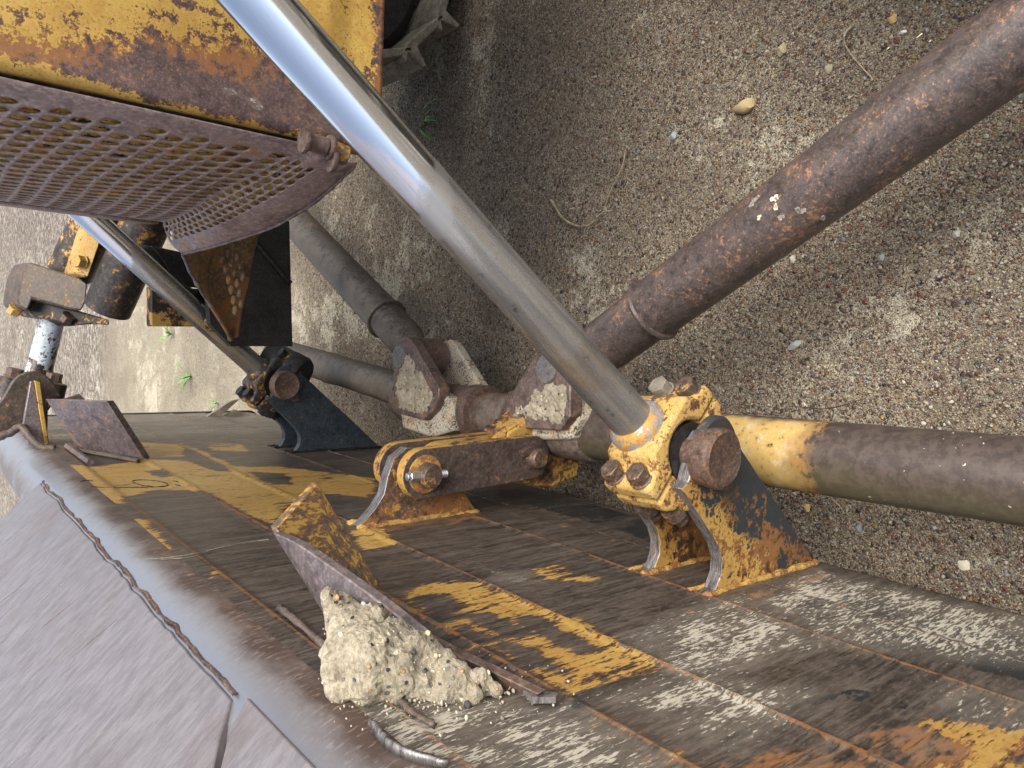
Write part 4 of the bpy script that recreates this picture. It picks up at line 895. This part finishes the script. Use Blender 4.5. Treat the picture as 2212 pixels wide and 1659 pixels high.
scuff = np.maximum(sdist(Qp, onp([(468, 186), (500, 188), (530, 205), (520, 214), (480, 208)])), sdist(Qp, onp([(520, 205), (550, 208), (574, 235), (560, 246), (530, 232)])))
ridge = sdist(Qp, onp([(345, -8), (420, 8), (486, 36), (484, 44), (410, 18), (340, 0)])); stain = sdist(Qp, onp([(60, 20), (200, 28), (330, 45), (480, 90), (600, 120), (590, 135), (450, 110), (300, 70), (60, 45)]))
Rr = Rr - np.clip(.5+ridge/.01, 0, 1)*.22 - np.clip(.5+stain/.04, 0, 1)*.06
color_attr(me, 'm', np.stack([Rr, np.clip(.40+scuff/.02, .1, .72), Bb, 0*Rr+1], -1)); color_attr(me, 'm2', np.tile((.12, .12, .12, 1), (len(P), 1)))
fin('side_panel', me, M['panel'], body, 180)
for pts_, r_ in (([(86, 128), (110, 136), (135, 152), (160, 160), (215, 168), (275, 184)], .0010), ([(350, 175), (362, 186), (372, 194)], .0007), ([(185, 8), (192, 36), (208, 60)], .0006)):
    bm = bmesh.new(); tube_path(bm, smooth_path([at_y(u, v, .9185) for u, v in pts_], 6), r_, 5, lambda t: r_*random.uniform(.4, 1.1), .2); obj('scratch', bm, GREYF if r_ > .0006 else M['seam'], body, 180)
o = bpy.data.objects['side_panel']; s_ = o.modifiers.new('thick', 'SOLIDIFY'); s_.thickness = .005; s_.offset = 1
bm = bmesh.new(); box(bm, (1.0, 1.35, 1.28), (.68, 0, 0), (0, .40, 0), (0, 0, .47)); obj('engine_box', bm, M['black'], body, 0)
bm = bmesh.new(); box(bm, (1.0, 1.34, 1.765), (.77, 0, 0), (0, .42, 0), (0, 0, .012)); obj('hood_top', bm, M['yrod'], body, 30, .004)
bm = bmesh.new(); pts = [at_y(u, v, .912) for u, v in ((690, -20), (691, 12))]; tube_path(bm, [Vector((.43, .915, .88)), Vector((.60, .915, .885)), Vector((1.2, .915, .90))], .003, 6); obj('panel_seam', bm, M['black'], body, 60)
bm = bmesh.new(); tube_path(bm, [Vector((SXF+.006, .936, z)) for z in (.87, 1.1, 1.4, 1.74)], .0035, 10); obj('dark_groove_strip', bm, M['black'], body, 60)  # black strip added so the groove between panel and guard reads dark

# ---- parts under the hood
under = bpy.data.objects.new('main_frame', None); link(under, dozer); under['label'] = 'black oily front frame below the radiator guard'
bm = bmesh.new(); w = [at_y(u, v, 1.93) for u, v in [(430, 460), (625, 478), (628, 600), (632, 748), (500, 748), (455, 700)]]; prism(bm, w, (0, .03, 0)); obj('front_plate', bm, M['black'], under, 30, label='dark front plate')
bm = bmesh.new(); tube_path(bm, [at_y(545, 515, 1.925), at_y(600, 580, 1.925), at_y(628, 612, 1.925)], .007, 6); obj('plate_rib', bm, M['black'], under, 60)
def ybox(px, y, dep, mat, nm):
    bm = bmesh.new(); prism(bm, [at_y(u, v, y) for u, v in px], (0, dep, 0)); return obj(nm, bm, mat, under, 30, .003)
ybox([(327, 705), (327, 618), (455, 625), (458, 706)], 2.02, .05, M['blacky'], 'frame_box')
ybox([(326, 530), (395, 545), (470, 560), (470, 625), (326, 612)], 2.10, .03, M['black'], 'frame_box')
bm = bmesh.new(); tube_path(bm, smooth_path([at_y(300, 543, 2.05), at_y(322, 546, 2.04), at_y(345, 575, 2.03), at_y(370, 612, 2.03), at_y(420, 640, 2.02)], 8), .016, 12); obj('hose', bm, M['hose'], under, 60)
bm = bmesh.new(); tube_path(bm, smooth_path([at_y(285, 568, 2.0), at_y(320, 600, 2.0), at_y(360, 622, 2.0), at_y(430, 660, 2.0)], 8), .013, 12); obj('hose', bm, M['hose'], under, 60)
bm = bmesh.new(); c = at_y(455, 698, 2.0); lathe(bm, c, c-Vector((0, 1, 0)), [(0, .022), (.02, .022), (.022, .018)], 24); obj('frame_bolt', bm, M['blacky'], under, 40)
bm = bmesh.new(); lathe(bm, at_y(655, 812, 1.98), at_y(560, 760, 2.1), [(0, .046), (.01, .052), (.05, .052), (.055, .05), (.12, .05)], 32); obj('tube_socket', bm, M['black'], under, 40)

# ---- tilt cylinder at the far upper corner of the blade
tc = bpy.data.objects.new('tilt_cylinder', None); link(tc, dozer); tc['label'] = 'yellow and black tilt cylinder joined to the far blade top'
T = 2.2
e0, e1, e2 = at_t(70, 862, T), at_t(112, 690, T), at_t(150, 600, T)
bm = bmesh.new(); lathe(bm, e0, e1, [(.03, .036), (.09, .036), (.095, .034), ((e1-e0).length+.05, .034)], 40); obj('piston_rod', bm, M['bluep'], tc, 50, label='piston rod with flaking pale blue paint')
bm = bmesh.new(); lathe(bm, at_t(62, 860, T-.0), at_t(62, 860, T)+Vector((0, -1, 0)), [(-.05, .055), (.05, .055)], 40); obj('rod_eye', bm, M['cyl'], tc, 40, .004)
for u, v in ((30, 812), (115, 822)): hexbolt('bolt', at_t(u, v, T-.03), e1-e0, .022, .022, M['brown'], tc)
for u, v in ((22, 830), (118, 842)):
    bm = bmesh.new(); c = at_t(u, v, T); lathe(bm, c - (e1-e0).normalized()*.04, c + (e1-e0), [(0, .030), (.06, .030)], 24); obj('eye_flange', bm, M['cyl'], tc, 40, .003)
ah = (at_t(250, 470, 2.12) - at_t(100, 700, 2.2)).normalized()
def cylpx(u0, v0, u1, v1, r, mat, nm, t0=2.2, t1=2.12, pr=None):
    a, b = at_t(u0, v0, t0), at_t(u1, v1, t1); L = (b-a).length; bm = bmesh.new(); lathe(bm, a, b, pr or [(0, r), (L, r)], 44); return obj(nm, bm, mat, tc, 40, .003)
cylpx(150, 590, 280, 330, .062, M['cyl'], 'barrel')
cylpx(232, 668, 345, 415, .062, M['cyl'], 'barrel', 2.10, 2.02)
hs = [(38, 650), (46, 600), (64, 565), (110, 580), (172, 598), (190, 612), (186, 652), (176, 672), (150, 668), (70, 645), (60, 672), (40, 662)]
bm = bmesh.new(); prism(bm, [at_t(u, v, 2.08) for u, v in hs], (0, .16, .02)); obj('housing', bm, M['house'], tc, 40, .006)
hs = [(60, 668), (80, 650), (160, 668), (235, 690), (238, 702), (200, 700), (150, 705), (112, 690), (76, 684)]
bm = bmesh.new(); prism(bm, [at_t(u, v, 2.12) for u, v in hs], (0, .14, .02)); obj('end_cover', bm, M['blacky'], tc, 40, .004)
hs = [(205, 465), (232, 478), (190, 600), (165, 590)]
bm = bmesh.new(); prism(bm, [at_t(u, v, 2.04) for u, v in hs], (0, .08, .02)); obj('flange_strip', bm, M['yrod'], tc, 40, .004)
for u, v in ((218, 468), (178, 566)): hexbolt('bolt', at_t(u, v, 2.04), FWD*-1 + UPV*.4, .018, .02, M['yrod'], tc)
hexbolt('bolt', at_t(150, 682, 2.11), ah*-1, .018, .022, M['bolt'], tc); hexbolt('bolt', at_t(36, 664, 2.11), ah*-1, .018, .022, M['yrod'], tc)
# its clevis on the blade top
tm = .1488
ap = [(x*tm, y*tm+740.6) for x, y in [(-200, 1250), (-200, 950), (0, 860), (80, 740), (150, 610), (200, 540), (280, 470), (400, 422), (520, 412), (640, 450), (740, 530), (820, 640), (890, 780), (700, 830), (690, 1330), (640, 1480), (480, 1500), (300, 1240), (120, 1290), (60, 1400)]]
bm = bmesh.new(); prism(bm, [at_y(u, v, 2.36) for u, v in ap], (0, .025, 0)); cv = obj('tilt_lug', bm, M['house'], blade, 40, .003)
bm = bmesh.new(); a = [(440, 560), (490, 560), (560, 980), (650, 1480), (330, 1215), (370, 960)]
prism(bm, [at_y(x*tm, y*tm+740.6, 2.33) for x, y in a], (0, .02, 0)); obj('rib', bm, M['steel'], cv, 40, .002)
bm = bmesh.new(); a = [(500, 550), (585, 570), (640, 980), (715, 1470), (655, 1485), (565, 980)]
prism(bm, [at_y(x*tm, y*tm+740.6, 2.325) for x, y in a], (0, .02, 0)); obj('rib', bm, M['linky'], cv, 40, .002)
bm = bmesh.new(); tube_path(bm, smooth_path([at_y(-10, 946, 2.33), at_y(20, 936, 2.33), at_y(46, 922, 2.33), at_y(66, 946, 2.3), at_y(92, 966, 2.28), at_y(120, 968, 2.27)], 6), .010, 8, None, .2); obj('weld_bead', bm, M['seam'], blade, 180)

# ---- crawler tracks
def track(yc, name_label):
    root = bpy.data.objects.new('track', None); root.location = (1.6, yc, 0); link(root, dozer); root['label'] = name_label; bpy.context.view_layer.update()
    Rr_ = .40; c0, c1 = 1.085, 2.9; per = 2*(c1-c0) + 2*math.pi*Rr_; n = 34
    base = None
    for i in range(n):
        s = per*(i+.35)/n; Ls = c1-c0
        if s < Ls: x, z, tx, tz = c0+s, 0.0, 1, 0
        elif s < Ls+math.pi*Rr_: a = (s-Ls)/Rr_; x, z, tx, tz = c1+Rr_*math.sin(a), Rr_-Rr_*math.cos(a), math.cos(a), math.sin(a)
        elif s < 2*Ls+math.pi*Rr_: x, z, tx, tz = c1-(s-Ls-math.pi*Rr_), 2*Rr_, -1, 0
        else: a = (s-2*Ls-math.pi*Rr_)/Rr_; x, z, tx, tz = c0-Rr_*math.sin(a), Rr_+Rr_*math.cos(a), -math.cos(a), -math.sin(a)
        if base is None:
            bm = bmesh.new(); pf = [(-.095, .012), (-.07, .030), (-.06, -.03), (-.045, -.03), (-.035, .022), (.06, .024), (.085, .034), (.098, .028), (.098, .044), (-.06, .048), (-.098, .03)]
            prism(bm, [Vector((a_, -.20, b_+.03)) for a_, b_ in pf], (0, .40, 0)); base = obj('track_shoe', bm, M['shoe'], root, 30, .003); o = base
        else: o = base.copy(); COL.objects.link(o); o.parent = root
        o.matrix_parent_inverse = Matrix.Identity(4); o.location = (x-1.6, 0, z+.01); o.rotation_euler = (0, -math.atan2(tz, tx), 0)
    bm = bmesh.new()
    for dy in (-.08, .05):
        lathe(bm, (c0, yc+dy, Rr_+.02), (c0, yc+dy+1, Rr_+.02), [(0, .30), (.03, .33), (.035, .26)], 40)
    obj('idler', bm, M['black'], root, 40)
    bm = bmesh.new(); box(bm, (2.0, yc, .42), (.75, 0, 0), (0, .12, 0), (0, 0, .12)); obj('track_roller_frame', bm, M['black'], root, 30, .01)
    bm = bmesh.new(); box(bm, (2.0, yc, .10), (1.0, 0, 0), (0, .06, 0), (0, 0, .03)); obj('track_chain', bm, M['black'], root, 30, .005)
track(2.02, 'far crawler track with dusty shoes'); track(.30, 'near crawler track with dusty shoes')

# ================================================================== DRIED MUD
def clump(name, blobs, mat, voxel=.004, disp=.010, size=.02, **kw):
    bm = bmesh.new()
    for c, r in blobs:
        q = bmesh.new(); bmesh.ops.create_icosphere(q, subdivisions=2, radius=r, matrix=Matrix.Translation(c)); me_ = bpy.data.meshes.new('t'); q.to_mesh(me_); q.free(); bm.from_mesh(me_); bpy.data.meshes.remove(me_)
    o = obj(name, bm, mat, None, 0, **kw)
    a = o.modifiers.new('r', 'REMESH'); a.mode = 'VOXEL'; a.voxel_size = voxel
    for s, st in ((size, disp), (size*.35, disp*.5), (size*.12, disp*.25)):
        tx = bpy.data.textures.new('clouds', 'CLOUDS'); tx.noise_scale = s; d_ = o.modifiers.new('d', 'DISPLACE'); d_.texture = tx; d_.strength = st; d_.mid_level = .5; d_.texture_coords = 'GLOBAL'
    return o
bl = []
def shelfp(u, v, x): return at_x(u, v, x)
for u, v, x, r in [(712, 1292, -.270, .010), (730, 1310, -.280, .016), (745, 1340, -.290, .022), (770, 1370, -.29, .030), (800, 1350, -.282, .022), (760, 1410, -.30, .030), (742, 1450, -.305, .022), (735, 1480, -.315, .016), (800, 1420, -.295, .034), (850, 1390, -.290, .024), (850, 1450, -.305, .028), (800, 1470, -.31, .024), (900, 1420, -.298, .024), (905, 1470, -.315, .022), (950, 1440, -.305, .018), (980, 1470, -.312, .018), (1030, 1475, -.315, .014), (1070, 1492, -.320, .009), (960, 1500, -.322, .014), (860, 1500, -.325, .016), (1020, 1505, -.322, .013)]:
    bl.append((at_x(u, v, x), r))
clump('mud_clump', bl, M['mudm'], .0035, .009, .018, label='big pale clump of dried sandy mud caught on the bent bracket of the blade', category='mud')
grit = []
for c, rad in bl:
    for k in range(int(rad*900)):
        d = Vector((rng.normal(), rng.normal(), rng.normal())).normalized()
        if d.dot((CAM-c).normalized()) < -.1: continue
        q = c + d*rad*1.02; grit.append((q.x, q.y, q.z, rng.uniform(.0008, .0022) if k % 9 else rng.uniform(.003, .005), np.array([(.7, .66, .5), (.5, .47, .4), (.06, .06, .07), (.62, .5, .3), (.3, .28, .27), (.55, .3, .14)][rng.integers(6)])))
for k in range(450):
    u, v = rng.normal(930, 130), rng.normal(1490, 38); q = at_x(u, v, XB+.002)
    if 720 < u < 1300 and v < 1590: grit.append((q.x, q.y, q.z, abs(rng.normal(0, .0011))+.0005, np.array([(.5, .45, .33), (.42, .37, .28), (.2, .17, .14), (.55, .5, .4)][rng.integers(4)])))
mc = bpy.data.objects['mud_clump']; fin('grit', rock_mesh('grit', grit), M['att'], mc, 0, kind='stuff')
def mudcake(px, z, thick, label):
    """flat uneven cake of mud lying on a clevis plate"""
    poly = [at_z(u, v, z) for u, v in px]; pl = [(p.x, p.y) for p in poly]; xs_ = [p[0] for p in pl]; ys_ = [p[1] for p in pl]
    n = 60; ax_ = np.linspace(min(xs_)-.01, max(xs_)+.01, n); ay = np.linspace(min(ys_)-.01, max(ys_)+.01, n); X_, Y_ = np.meshgrid(ax_, ay, indexing='ij')
    d = sdist(np.stack([X_.ravel(), Y_.ravel()], -1), pl).reshape(X_.shape) + vnoise(X_, Y_, .012, 41)*.014 + vnoise(X_, Y_, .004, 42)*.006
    Z_ = z - .004 + np.clip(np.sqrt(np.clip(d+.001, 0, .02)/.02), 0, 1)*thick*(.8+.9*vnoise(X_, Y_, .02, 43)) + vnoise(X_, Y_, .005, 44)*.003*(d > 0) + vnoise(X_, Y_, .0025, 45)*.002*(d > 0)
    me_ = grid_mesh('mud_patch', np.stack([X_, Y_, Z_], -1).reshape(-1, 3), n, n); q = bmesh.new(); q.from_mesh(me_); q.verts.ensure_lookup_table(); bmesh.ops.delete(q, geom=[v for v, k in zip(list(q.verts), d.ravel()) if k < -.0008], context='VERTS'); q.to_mesh(me_); q.free(); fin('mud_patch', me_, M['mudm'], None, 180, label=label, category='mud', group='mud cakes on the frame clevises')
mudcake([(872, 768), (884, 760), (905, 800), (945, 862), (925, 884), (905, 896), (862, 880), (853, 850), (856, 810)], .336, .009, 'round pale mud cake with a grey centre on the far frame clevis')
mudcake([(1168, 838), (1190, 822), (1222, 836), (1226, 900), (1210, 918), (1150, 905), (1108, 905), (1112, 885), (1140, 870), (1150, 845)], .336, .009, 'white speckled mud cake on the near frame clevis beside the chrome rod')
c = at_t(1408, 832, 1.03)
